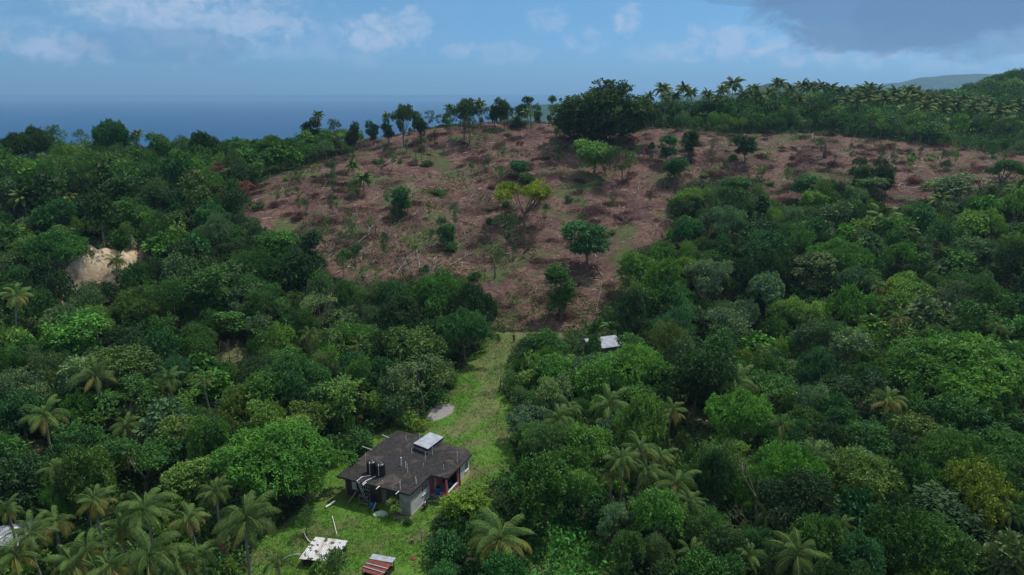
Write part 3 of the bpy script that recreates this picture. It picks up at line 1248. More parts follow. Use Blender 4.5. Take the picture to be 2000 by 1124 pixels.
# white-roofed building beyond the drive
wr = pix_z(1172, 668, 3.3)
g0 = float(H(wr[0], wr[1]))
cot = empty('white_roofed_house', (wr[0], wr[1], g0), .35)
tag(cot, 'small house with a pale galvanised gable roof half hidden by trees right of the drive', 'house')
mb = MB()
mb.box(-2.9, 2.9, -2.2, 2.2, -.5, 2.3)
mb.add([(-2.9, -2.2, 2.3), (-2.9, 2.2, 2.3), (-2.9, 0, 3.2)], [(0, 1, 2)])
mb.build('wall', M['wall_grey'], cot)
mb = MB()
for s_ in (-1, 1):
    a, b, c, d = (-3.4, 0, 3.45), (3.4, 0, 3.45), (3.4, 2.9 * s_, 2.25), (-3.4, 2.9 * s_, 2.25)
    mb.add([a, b, c, d] + [(x, y, z - .06) for x, y, z in (a, b, c, d)], [(0, 1, 2, 3), (4, 7, 6, 5), (0, 4, 5, 1), (1, 5, 6, 2), (2, 6, 7, 3), (3, 7, 4, 0)])
mb.build('roof', M['galv'], cot)
mb = MB()
mb.box(.4, 1.3, -2.23, -2.203, 0, 2.0)
mb.build('door', M['wood'], cot)
mb = MB()
mb.box(-1.8, -.6, -2.24, -2.203, .9, 1.8)
mb.build('window', M['glass'], cot)

# roof fragment at the lower left
p = pix_z(20, 1032, 2.4)
hut = empty('hut', (p[0], p[1], float(H(p[0], p[1]))), .3)
tag(hut, 'low hut with a grey patched sheet roof at the lower left among palms', 'hut')
mb = MB()
mb.box(-2.3, 2.3, -1.6, 1.6, -.3, 2.0)
mb.build('wall', M['wood'], hut)
mb = MB()
mb.add([(-2.7, -2, 2.05), (2.7, -2, 2.05), (2.7, 2, 2.5), (-2.7, 2, 2.5), (-2.7, -2, 2.12), (2.7, -2, 2.12), (2.7, 2, 2.57), (-2.7, 2, 2.57)],
       [(0, 3, 2, 1), (4, 5, 6, 7), (0, 1, 5, 4), (1, 2, 6, 5), (2, 3, 7, 6), (3, 0, 4, 7)])
rf2 = mb.build('roof', M['galv'], hut)
mb = MB()
mb.bar((-2.4, -1.5, 2.28), (.2, 1.2, 2.6), .5, .05)
mb.build('patch_sheet', M['white'], rf2)

# ------------------------------------------------------------------ people
def skin(name, verts, edges, rad, mat, parent, root=0, sub=1):
    me = bpy.data.meshes.new(name)
    me.from_pydata(verts, edges, [])
    o = link(name, me)
    o.modifiers.new('skin', 'SKIN')
    if not me.skin_vertices:
        pass
    for i, sv in enumerate(me.skin_vertices[0].data):
        r = rad[i]
        sv.radius = r if isinstance(r, tuple) else (r, r)
        sv.use_root = (i == root)
    if sub:
        m = o.modifiers.new('s', 'SUBSURF')
        m.levels = sub
    bpy.context.view_layer.update()
    dg = bpy.context.evaluated_depsgraph_get()
    me2 = bpy.data.meshes.new_from_object(o.evaluated_get(dg))
    me2.materials.clear()
    me2.materials.append(mat)
    for p in me2.polygons:
        p.use_smooth = True
        p.material_index = 0
    bpy.data.objects.remove(o)
    me2.name = name
    return link(name, me2, parent)


M['skin'] = simple('dark_skin', (.10, .055, .035), .6, .3, 0, .1, 3, None, 0)
M['shirt_red'] = simple('maroon_shirt', (.14, .05, .04), .9, .1, 0, .3, 5)
M['shirt_green'] = simple('dark_green_shirt', (.03, .06, .035), .9, .1, 0, .3, 5)
M['trousers'] = simple('dark_trousers', (.03, .028, .035), .9, .1, 0, .3, 5)
M['trousers_brown'] = simple('brown_trousers', (.07, .045, .04), .9, .1, 0, .3, 5)
M['hair'] = simple('black_hair', (.01, .009, .008), .9, .1, 0, .2, 8)


def person(loc, rz, hands, stance, shirt, pants, label):
    root = empty('person', loc, rz)
    tag(root, label, 'person')
    V_, E_, r_ = [], [], []

    def ad(p, r, par=None):
        V_.append(p)
        r_.append(r)
        if par is not None:
            E_.append((par, len(V_) - 1))
        return len(V_) - 1
    pel = ad((0, 0, .95), (.15, .11))
    ch = ad((0, 0, 1.25), (.17, .11), pel)
    sh = ad((0, 0, 1.43), (.12, .09), ch)
    nk = ad((0, -.01, 1.52), .055, sh)
    h1 = ad((0, -.02, 1.60), .085, nk)
    h2 = ad((0, -.01, 1.70), .085, h1)
    ad((0, -.11, 1.62), .018, h1)            # nose
    legs = []
    for s in (-1, 1):
        hip = ad((s * .10, 0, .90), .10, pel)
        kn = ad((s * (.10 + stance * .5), -.02, .50), .068, hip)
        an = ad((s * (.10 + stance), .02, .09), .045, kn)
        ad((s * (.11 + stance), -.14, .04), .04, an)
        legs.append((hip, kn, an))
    for s in (-1, 1):
        so = ad((s * .19, 0, 1.41), .058, sh)
        el = ad(hands[s][0], .042, so)
        wr_ = ad(hands[s][1], .03, el)
        d = (Vector(hands[s][1]) - Vector(hands[s][0])).normalized()
        side = d.cross(Vector((0, 1, 0)))
        side = side.normalized() if side.length > .1 else Vector((1, 0, 0))
        pa = ad(tuple(Vector(hands[s][1]) + d * .07), (.038, .018), wr_)
        for k in range(4):
            o_ = side * (k - 1.5) * .022
            f1 = ad(tuple(Vector(V_[pa]) + d * .045 + o_), .0095, pa)
            ad(tuple(Vector(V_[pa]) + d * (.085 - abs(k - 1.4) * .008) + o_ + Vector((0, -.015, 0))), .008, f1)
        f1 = ad(tuple(Vector(hands[s][1]) + d * .05 + side * .045), .010, pa)
        ad(tuple(Vector(hands[s][1]) + d * .08 + side * .06), .009, f1)
    skin('body', V_, E_, r_, M['skin'], root)
    # shirt and trousers follow the same joints
    v = [(0, 0, .93), (0, 0, 1.25), (0, 0, 1.43), (-.19, 0, 1.41), hands[-1][0], (.19, 0, 1.41), hands[1][0]]
    skin('shirt', v, [(0, 1), (1, 2), (2, 3), (3, 4), (2, 5), (5, 6)], [(.175, .135), (.195, .135), (.14, .11), .078, .06, .078, .06], shirt, root)
    v = [(0, 0, .97)]
    e = []
    rr = [(.17, .13)]
    for s in (-1, 1):
        b = len(v)
        v += [(s * .10, 0, .88), (s * (.10 + stance * .5), -.02, .50), (s * (.10 + stance), .02, .12)]
        e += [(0, b), (b, b + 1), (b + 1, b + 2)]
        rr += [.118, .088, .07]
    skin('trousers', v, e, rr, pants, root)
    mb = MB()
    mb.lathe((0, .015, 1.64), [(.10, 0), (.105, .05), (.10, .1), (.07, .145), (.02, .16)], 12)
    mb.build('hair', M['hair'], root, smooth=True)
    return root


px_, py_ = ray(974, 670)
person((px_, py_, float(H(px_, py_))), .2, {-1: ((-.36, -.05, 1.25), (-.30, -.22, 1.45)), 1: ((.27, 0, 1.15), (.25, -.08, .92))}, .13,
       M['shirt_red'], M['trousers_brown'], 'person in a reddish-brown shirt standing with feet apart at the top of the drive')
px_, py_ = ray(1003.5, 669.5)
person((px_, py_, float(H(px_, py_))), -.2, {-1: ((-.28, -.02, 1.17), (-.10, -.24, 1.22)), 1: ((.28, -.02, 1.17), (.10, -.24, 1.22))}, .02,
       M['shirt_green'], M['trousers'], 'person in dark clothes standing with hands together at the top of the drive')

# ------------------------------------------------------------------ leaves
def unit(a):
    return a / np.maximum(np.linalg.norm(a, axis=-1, keepdims=True), 1e-9)


def leaves(g, Pt, Nt, n, L, W, spread=.9, droop=.4, jit=.12):
    """tufts of n pointed leaves at points Pt with outward normals Nt -> vertices, quads, tuft index"""
    P_ = np.repeat(Pt, n, 0)
    N_ = np.repeat(Nt, n, 0)
    m = len(P_)
    d = unit(N_ + g.normal(0, spread, (m, 3)))
    d[:, 2] -= droop * g.random(m)
    d = unit(d)
    s = unit(np.cross(d, unit(g.normal(0, 1, (m, 3)) + N_ * .6)))
    l = L * (.65 + .7 * g.random((m, 1)))
    w = W * (.7 + .6 * g.random((m, 1)))
    b = P_ + g.normal(0, jit, (m, 3))
    mid = b + d * l * .5
    tip = b + d * l
    tip[:, 2] -= (l * .18)[:, 0]
    V = np.stack([b, mid + s * w * .5, tip, mid - s * w * .5], 1).reshape(-1, 3)
    return V, np.arange(m * 4).reshape(-1, 4), np.repeat(np.arange(len(Pt)), n)


def crown_tufts(g, kind, dens):
    """points and normals over the lobes of a crown, in metres; the tree's base is at the origin"""
    lobes = []
    if kind == 'dome':
        c, rx, rz, n, lr = 5.9, 3.5, 3.1, 19, (.8, 1.7)
        for i in range(n):
            d = unit(g.normal(0, 1, 3))
            d[2] = abs(d[2]) * 1.15 - .45
            q = g.uniform(.62, 1.05)
            lobes.append((np.array([d[0] * rx * q, d[1] * rx * q, c + d[2] * rz * q]), g.uniform(*lr)))
    elif kind == 'round':
        for i in range(16):
            d = unit(g.normal(0, 1, 3))
            q = g.uniform(.6, 1.1)
            lobes.append((np.array([d[0] * 2.2 * q, d[1] * 2.2 * q, 5.9 + d[2] * 2.9 * q]), g.uniform(.75, 1.45)))
    elif kind == 'tall':
        for i in range(15):
            z = g.uniform(3.2, 11.5)
            a = g.uniform(0, 6.28)
            q = 1.7 * (1 - abs(z - 7.5) / 8)
            lobes.append((np.array([math.cos(a) * q, math.sin(a) * q, z]), g.uniform(.9, 1.5)))
    elif kind == 'umbrella':
        for i in range(20):
            a = g.uniform(0, 6.28)
            q = math.sqrt(g.random()) * 4.4
            lobes.append((np.array([math.cos(a) * q, math.sin(a) * q, 8.4 - q * q * .13 + g.uniform(-1.3, .5)]), g.uniform(.65, 1.25)))
    elif kind == 'airy':
        for i in range(13):
            d = unit(g.normal(0, 1, 3))
            lobes.append((np.array([d[0] * 2.0, d[1] * 2.0, 6.8 + d[2] * 3.0]), g.uniform(.55, 1.0)))
    elif kind == 'bush':
        for i in range(11):
            d = unit(g.normal(0, 1, 3))
            lobes.append((np.array([d[0] * 1.2, d[1] * 1.2, 1.5 + d[2] * .9]), g.uniform(.55, .95)))
    elif kind == 'grand':
        for i in range(46):
            d = unit(g.normal(0, 1, 3))
            d[2] = abs(d[2]) * 1.1 - .35
            q = g.uniform(.68, 1.05)
            lobes.append((np.array([d[0] * 6.8 * q, d[1] * 6.0 * q, 7.2 + d[2] * 4.6 * q]), g.uniform(.9, 2.1)))
    elif kind == 'giant':
        for i in range(60):
            d = unit(g.normal(0, 1, 3))
            d[2] = d[2] * .95 + .12
            q = g.uniform(.6, 1.0)
            lobes.append((np.array([d[0] * 14.5 * q + (1.5 if d[2] > 0 else -1), d[1] * 9 * q, 10 + d[2] * 8.0 * q * (1 + .25 * math.cos(d[0] * 2.2))]), g.uniform(1.3, 3.4)))
    elif kind == 'lollipop':
        for i in range(9):
            d = unit(g.normal(0, 1, 3))
            d[2] = abs(d[2]) * .8
            lobes.append((np.array([d[0] * 1.3, d[1] * 1.3, 9.6 + d[2] * 1.2]), g.uniform(.6, 1.0)))
    Cc = np.array([l[0] for l in lobes])
    Rr = np.array([l[1] for l in lobes])
    flat = .65 if kind == 'umbrella' else .85
    P_, N_, T_ = [], [], []
    ph1, ph3 = g.normal(0, 1, 3), g.normal(0, 1, 3)
    ph2 = g.uniform(0, 6)
    if kind not in ('giant', 'lollipop'):
        # a lopsided crown: lobes drift to one side and some stand out of the outline
        sh_ = g.normal(0, .9 if kind != 'bush' else .3, 2)
        zt = Cc[:, 2].mean()
        Cc[:, 0] += sh_[0] * (Cc[:, 2] / zt - .6)
        Cc[:, 1] += sh_[1] * (Cc[:, 2] / zt - .6)
        ex = g.choice(len(Cc), max(2, len(Cc) // 4), replace=False)
        Cc[ex, :2] *= g.uniform(1.1, 1.4, (len(ex), 1))
        Cc[ex, 2] += g.uniform(-.3, 1.1, len(ex)) * (1 if kind != 'bush' else .4)
        Rr[ex] *= g.uniform(.55, .8, len(ex))
    for i in range(len(lobes)):
        m = int(4 * math.pi * Rr[i] ** 2 * dens)
        d = unit(g.normal(0, 1, (m, 3)))
        d = d[(d[:, 2] > -.55) | (g.random(m) < .35)]
        q = Rr[i] * (1 + g.normal(0, .15, (len(d), 1)))
        q = q * (1 + .22 * np.sin(d @ ph1[:, None] * 3.1 + ph2) + .16 * np.sin(d @ ph3[:, None] * 6.3))
        p = Cc[i] + d * q * np.array([1, 1, flat])
        dist = np.linalg.norm((p[:, None] - Cc[None]) / np.array([1, 1, flat]), axis=2) - Rr[None]
        dist[:, i] = 9
        k = dist.min(1) > -.28 * Rr[i]
        P_.append(p[k])
        nn = d[k] * np.array([1, 1, .8]) + np.array([0, 0, .5])
        N_.append(unit(nn))
        T_.append(np.full(k.sum(), g.random()))
    return np.concatenate(P_), np.concatenate(N_), np.concatenate(T_), Cc, Rr


def tube_np(pts, rad, n=6):
    mb = MB()
    mb.tube(pts, rad, n, cap=False)
    return mb


def trunk_mesh(g, kind, Cc, Rr):
    mb = MB()
    base = {'dome': 3.0, 'round': 2.9, 'tall': 3.5, 'umbrella': 2.4, 'airy': 3.6, 'bush': .5, 'giant': 3.5, 'lollipop': 8.2, 'grand': 3.2}[kind]
    r0 = {'grand': .42, 'giant': 1.0, 'bush': .07, 'umbrella': .30, 'lollipop': .17, 'airy': .13}.get(kind, .20)
    bx, by = g.normal(0, .25, 2)
    fork = Vector((bx, by, base))
    mb.tube([(0, 0, -.6), (bx * .2, by * .2, base * .3), (bx * .7, by * .7, base * .7), fork], [r0 * 1.25, r0, r0 * .85, r0 * .75], 8, cap=False)
    k = min(len(Cc), 9 if kind != 'giant' else 16)
    for i in g.choice(len(Cc), k, replace=False):
        c = Vector(Cc[i])
        if c.z < base - .5:
            continue
        m = fork.lerp(c, .5) + Vector((0, 0, -.12 * (c - fork).length))
        mb.tube([fork + Vector((0, 0, -.1)), m, c], [r0 * .5, r0 * .3, r0 * .12], 5, cap=False)
        for q in range(3):
            e = c + Vector(unit(g.normal(0, 1, 3))) * float(Rr[i]) * .8
            mb.tube([m.lerp(c, .6), e], [r0 * .16, r0 * .05], 4, cap=False)
    me = bpy.data.meshes.new('trunk')
    me.from_pydata(mb.v, [], mb.f)
    me.materials.append(M['bark'])
    for p in me.polygons:
        p.use_smooth = True
    return me


KINDS = {}       # kind -> list of (crown mesh, trunk mesh, width, height)
LEAFSET = {'dome': (5.4, 8, .44, .19, .75, .5), 'mango': (4.6, 10, .50, .15, .7, .75), 'round': (6.0, 7, .42, .19, .85, .35), 'tall': (6, 7, .44, .2, .85, .7),
           'umbrella': (7.5, 8, .36, .14, .9, .2), 'airy': (5.0, 6, .36, .13, 1.0, .4), 'bush': (9, 6, .34, .15, .9, .35), 'giant': (1.7, 7, .85, .38, .9, .4),
           'lollipop': (6, 6, .42, .18, .9, .3), 'broad': (3.6, 6, .85, .42, .8, .35), 'grand': (4.8, 9, .46, .16, .7, .6), 'fine': (8.0, 8, .27, .12, .9, .3)}
VARIANTS = [('dome', 'dome', 4), ('mango', 'dome', 3), ('round', 'round', 4), ('tall', 'tall', 3), ('umbrella', 'umbrella', 2), ('airy', 'airy', 3),
            ('bush', 'bush', 3), ('giant', 'giant', 1), ('lollipop', 'lollipop', 1), ('broad', 'round', 2), ('fine', 'dome', 3), ('grand', 'grand', 2)]
LOW = {}
for nm, shp, cnt in VARIANTS:
    KINDS[nm] = []
    LOW[nm] = []
    for i in range(cnt):
        g = np.random.default_rng(abs(hash((len(nm), ord(nm[0]), i))) % 2 ** 31 if False else 100 + ord(nm[0]) * 7 + ord(nm[-1]) + i * 31)
        dens, n, L, W, spr, drp = LEAFSET[nm]
        P_, N_, T_, Cc, Rr = crown_tufts(g, shp, dens)
        V_, Q_, ti = leaves(g, P_, N_, n, L, W, spr, drp)
        var = np.clip(.45 * T_[ti] + .35 * g.random(len(P_))[ti] + .25 * g.random(len(ti)), 0, 1)
        me = npmesh('crown', V_, Q_, M['leaf'], var)
        tm = trunk_mesh(g, shp, Cc, Rr)
        w_ = float(np.percentile(np.hypot(V_[:, 0], V_[:, 1]), 96)) * 2
        h_ = float(V_[:, 2].max())
        KINDS[nm].append((me, tm, w_, h_))
        # lighter version for the far forest mass
        k = g.random(len(P_)) < .42
        Vl, Ql, tl = leaves(g, P_[k], N_[k], 4, L * 1.45, W * 1.7, spr, drp)
        LOW[nm].append((Vl, np.clip(.5 * T_[k][tl] + .5 * g.random(len(tl)), 0, 1), w_, h_))

# ------------------------------------------------------------------ palms
M['frond'] = M['leaf']


def frond_mesh(g, L, up0, bend, hang, lw=.026):
    """a coconut frond along +X that starts at slope up0 and bends down"""
    n = 11
    pts = [np.array([0., 0., 0.])]
    a = up0
    for i in range(n):
        a -= bend / n * (.5 + i / n)
        pts.append(pts[-1] + L / n * np.array([math.cos(a), 0, math.sin(a)]))
    pts = np.array(pts)
    V_, Q_ = [], []

    def quad(a, b, c, d):
        k = len(V_)
        V_.extend([a, b, c, d])
        Q_.append((k, k + 1, k + 2, k + 3))
    for i in range(n):
        w = .05 * (1 - i / n) + .012
        y = np.array([0, w, 0])
        quad(pts[i] - y, pts[i + 1] - y * .9, pts[i + 1] + y * .9, pts[i] + y)
        zz = np.array([0, 0, w])
        quad(pts[i] - zz, pts[i + 1] - zz * .9, pts[i + 1] + zz * .2, pts[i] + zz * .2)
    m = 50
    tw = g.uniform(-.25, .25)
    for i in range(m):
        f = .13 + .87 * i / m
        x = f * n
        j = min(int(x), n - 1)
        p = pts[j] + (pts[j + 1] - pts[j]) * (x - j)
        tdir = unit(pts[j + 1] - pts[j])
        nl = np.array([-tdir[2], 0, tdir[0]])
        ll = L * .26 * (math.sin(math.pi * min(1, .18 + f * .86)) ** .6) * g.uniform(.85, 1.1)
        for s in (-1, 1):
            drop = hang + g.uniform(-.12, .12) + tw * s
            d = unit(np.array([0, s, 0]) * math.cos(drop) - nl * math.sin(drop) + tdir * .55)
            d2 = unit(d - np.array([0, 0, .75]))
            w = tdir * lw
            a_ = p
            b_ = p + d * ll * .5
            c_ = b_ + d2 * ll * .5
            quad(a_ - w * .5, b_ - w, b_ + w, a_ + w * .5)
            quad(b_ - w, c_ - w * .1, c_ + w * .1, b_ + w)
    return np.array(V_), np.array(Q_)


FR = []
g = np.random.default_rng(77)
for i, (up0, bend, hang) in enumerate([(.55, 2.3, .8), (.45, 2.8, 1.0), (.5, 1.9, .6), (.3, 3.1, 1.2), (.5, 1.6, .8)]):
    V_, Q_ = frond_mesh(g, 4.3, up0, bend, hang)
    FR.append((npmesh('frond', V_, Q_, M['leaf'], np.clip(.3 + .5 * g.random(len(Q_)), 0, 1)), V_, Q_))
FRF = []
for i, (up0, bend, hang) in enumerate([(.4, 1.7, .5), (.3, 2.1, .7), (.4, 1.4, .4), (.2, 2.4, .9), (.35, 1.1, .5)]):
    V_, Q_ = frond_mesh(g, 4.3, up0, bend, hang, .075)
    FRF.append((None, V_, Q_))
NUTS = MB()
for i in range(7):
    a = i * .9
    NUTS.lathe((math.cos(a) * .32, math.sin(a) * .32, -.25 - .1 * (i % 2)), [(.03, -.14), (.11, -.08), (.13, 0), (.1, .09), (.03, .13)], 8)
NUTS.lathe((0, 0, -.5), [(.16, 0), (.2, .3), (.14, .6), (.05, .95)], 8)


def palm_frames(g, nf=19):
    """azimuth, elevation, length factor, yellowness for each frond"""
    out = []
    for i in range(nf):
        q = i / (nf - 1)               # 0 young .. 1 old
        el = 1.15 - 1.75 * q ** .9 + g.uniform(-.2, .2)
        out.append((i * 2.39996 + g.uniform(-.35, .35), el, (.72 + .3 * math.sin(math.pi * min(1, .25 + q * .7))) * g.uniform(.85, 1.1), q))
    return out


def frond_choice(g, el):
    return int(g.integers(0, 3)) if el > -.1 else (3 if g.random() < .5 else 1) if el > .6 else int(g.choice([0, 2, 4]))


# far palms: crown and trunk in two meshes
FARPALM = []
for i in range(4):
    g = np.random.default_rng(300 + i)
    Vs, Qs, va, k = [], [], [], 0
    for az, el, lf, q in palm_frames(g, 22):
        j = frond_choice(g, el)
        Vf = FRF[j][1] * lf
        Mx = np.array((Matrix.Rotation(az, 3, 'Z') @ Matrix.Rotation(-el, 3, 'Y')))
        Vs.append(Vf @ Mx.T)
        Qs.append(FRF[j][2] + k)
        k += len(Vf)
        va.append(np.clip(.25 + .75 * q + .1 * g.random(len(FRF[j][2])), 0, 1))
    FARPALM.append(npmesh('crown', np.concatenate(Vs), np.concatenate(Qs), M['leaf'], np.concatenate(va)))
hub_me = bpy.data.meshes.new('nut_cluster')
hub_me.from_pydata(NUTS.v, [], NUTS.f)
hub_me.materials.append(simple('green_coconut', (.10, .12, .03), .6, .3, 0, .3, 3))
PTRUNK = {}


def palm_trunk(h, lean, seed):
    h = round(h)
    key = (h, round(lean, 1), seed % 3)
    if key not in PTRUNK:
        mb = MB()
        n = 9
        pts = [(key[1] * (k / n) ** 1.7 * (1 if seed % 3 else .6), .15 * math.sin(k * .7 + seed), -.5 + (h + .5) * k / n) for k in range(n + 1)]
        mb.tube(pts, [.24 if k == 0 else .17 - .06 * k / n for k in range(n + 1)], 8, cap=False)
        me = bpy.data.meshes.new('trunk')
        me.from_pydata(mb.v, [], mb.f)
        me.materials.append(M['palm_bark'])
        for p in me.polygons:
            p.use_smooth = True
        PTRUNK[key] = (me, pts[-1])
    return PTRUNK[key]


ALL = []          # every plant: dict(o, desc, cat, u, v, y)


def note(o, desc, cat, x, y, z, group=None, u=None, v=None):
    uu, vv, dep = project(x, y, z)
    ALL.append(dict(o=o, desc=desc, cat=cat, u=uu if u is None else u, v=vv if v is None else v, y=y, group=group))


def solve_y(u, v, h, lo=48.0, hi=420.0):
    """distance at which something h metres tall standing on the ground reaches the line of sight (u, v)"""
    d = pixdir(u, v)
    Y = np.arange(lo, hi, .5)
    k = Y / d.y
    z = CAMH + d.z * k
    diff = z - (H(d.x * k, Y) + h)
    w = np.nonzero(diff <= 0)[0]
    if len(w) == 0:
        i = int(np.argmin(diff))
    else:
        i = int(w[0])
    return float(d.x * k[i]), float(Y[i])


def make_palm(u, v, wpx, h, yellow=.25, lean=0., seed=0, desc=None):
    g = np.random.default_rng(seed + 900)
    x, y = solve_y(u, v, h)
    z = float(H(x, y))
    dep = project(x, y, z + h)[2]
    near = y < 150
    s = wpx / F * dep / (6.7 if near else 5.5)
    s = min(max(s, .55), 1.5)
    root = empty('coconut_palm', (x, y, z))
    tm, top = palm_trunk(h, lean, seed)
    rz = g.uniform(0, 6.28) if abs(lean) < 1 else g.choice([2.6, -.3])
    root.rotation_euler = (0, 0, rz)
    if lean:
        # keep the head where it is seen: shift the foot
        root.location = (x - top[0] * math.cos(rz), y - top[0] * math.sin(rz), z)
    t_ = link('trunk', tm, root)
    base = np.array([.082, .150, .050]) * g.uniform(.8, 1.15)
    yel = np.array([.22, .20, .05])
    dry = np.array([.27, .19, .10])
    if near:
        hub = link('crown', hub_me, root)
        hub.location = top
        for az, el, lf, q in palm_frames(g, int(g.integers(17, 27))):
            j = frond_choice(g, el)
            o = link('frond', FR[j][0], hub)
            o.rotation_euler = (Matrix.Rotation(az, 3, 'Z') @ Matrix.Rotation(-el, 3, 'Y') @ Matrix.Rotation(g.uniform(-.3, .3), 3, 'X')).to_euler()
            o.scale = (s * lf,) * 3
            k = min(.9, max(0, (q - 1 + yellow * 1.0) / max(yellow, .01))) if yellow > 0 else 0
            c = base * (1 - k) + (yel if g.random() < .7 else dry) * k
            o.color = (*c, 1)
    else:
        o = link('crown', FARPALM[seed % 4], root)
        o.location = top
        o.scale = (s,) * 3
        o.rotation_euler = (0, 0, g.uniform(0, 6))
        c = base * (1 - yellow * .35) + yel * yellow * .35
        o.color = (*c, 1)
    if desc is None:
        desc = 'coconut palm with yellowing lower fronds' if yellow > .45 else ('large green coconut palm' if s > 1.05 else 'green coconut palm')
        if abs(lean) > 1.5:
            desc = 'leaning ' + desc
    note(root, desc, 'palm tree', x, y, z + h, u=u, v=v)
    return x, y, s * 3.3


HUES = {
    'dark': (.016, .044, .013), 'mid': (.027, .078, .016), 'bright': (.042, .118, .018), 'yellow-green': (.068, .125, .016), 'olive': (.036, .074, .018),
    'grey-green': (.050, .098, .042), 'deep green': (.018, .068, .020), 'light': (.062, .130, .026), 'yellow': (.105, .165, .010), 'reddish brown': (.085, .045, .035),
    'pale brown': (.20, .15, .08)}
HUES = {k_: tuple(min(.3, c_ * q_ + p_) for c_, q_, p_ in zip(v_, (1.75, 1.75, 1.85), (.005, 0, .006))) for k_, v_ in HUES.items()}
SPEC = {'dome': 'domed broadleaf tree', 'mango': 'tufted broadleaf tree', 'round': 'rounded broadleaf tree', 'tall': 'tall vine-draped tree',
        'umbrella': 'flat-topped spreading tree', 'airy': 'thin open-crowned tree', 'bush': 'low leafy bush', 'giant': 'giant dark spreading tree',
        'lollipop': 'tall bare-stemmed tree with small round crown', 'broad': 'large-leaved broadleaf tree', 'fine': 'fine-leaved broadleaf tree', 'grand': 'very broad tufted tree'}
NAMES = {'bush': 'bush', 'giant': 'spreading_tree', 'umbrella': 'umbrella_tree'}


def make_tree(kind, x, y, h, w, hue, g, desc=None, uv=None, sap=False):
    if kind in ('mango', 'dome') and w > 9.5:
        kind = 'grand'
        desc = desc or {'bright': 'bright green'}.get(hue, hue) + ' very broad tufted tree'
    var = KINDS[kind][int(g.integers(0, len(KINDS[kind])))]
    me, tm, w0, h0 = var
    z = float(H(x, y))
    root = empty('sapling' if sap and kind != 'bush' else NAMES.get(kind, 'broadleaf_tree'), (x, y, z - .1), g.uniform(0, 6.28) if kind != 'giant' else 0)
    if kind not in ('giant', 'bush'):
        root.rotation_euler = (g.normal(0, .06), g.normal(0, .06), root.rotation_euler[2])
    root.scale = (w / w0, w / w0, (h + .1) / h0)
    c = link('crown', me, root)
    t_ = link('trunk', tm, root)
    hc = np.array(HUES[hue]) * g.uniform(.82, 1.2) * np.array([g.uniform(.88, 1.15), 1, g.uniform(.85, 1.2)])
    c.color = (*hc, 1)
    hue_txt = {'dark': 'dark green', 'mid': 'mid-green', 'bright': 'bright green', 'light': 'light green', 'olive': 'olive green'}.get(hue, hue)
    if sap and kind != 'bush':
        desc = hue_txt + {'airy': ' thin open-crowned sapling', 'tall': ' narrow upright sapling'}.get(kind, ' small rounded sapling')
    note(root, desc or (hue_txt + ' ' + SPEC[kind]), 'bush' if kind == 'bush' else 'sapling' if sap else 'tree', x, y, z + h * .7,
         u=None if uv is None else uv[0], v=None if uv is None else uv[1])
    return root


PLACED = []        # (x, y, radius)
g0_ = np.random.default_rng(4242)


def hand(kind, u, vtop, wpx, h, hue, desc=None):
    x, y = solve_y(u, vtop, h)
    z = float(H(x, y))
    dep = project(x, y, z + h * .7)[2]
    w = wpx / F * dep
    make_tree(kind, x, y, h, w, hue, g0_, desc, (u, vtop + wpx * .35))
    PLACED.append((x, y, w * .5))


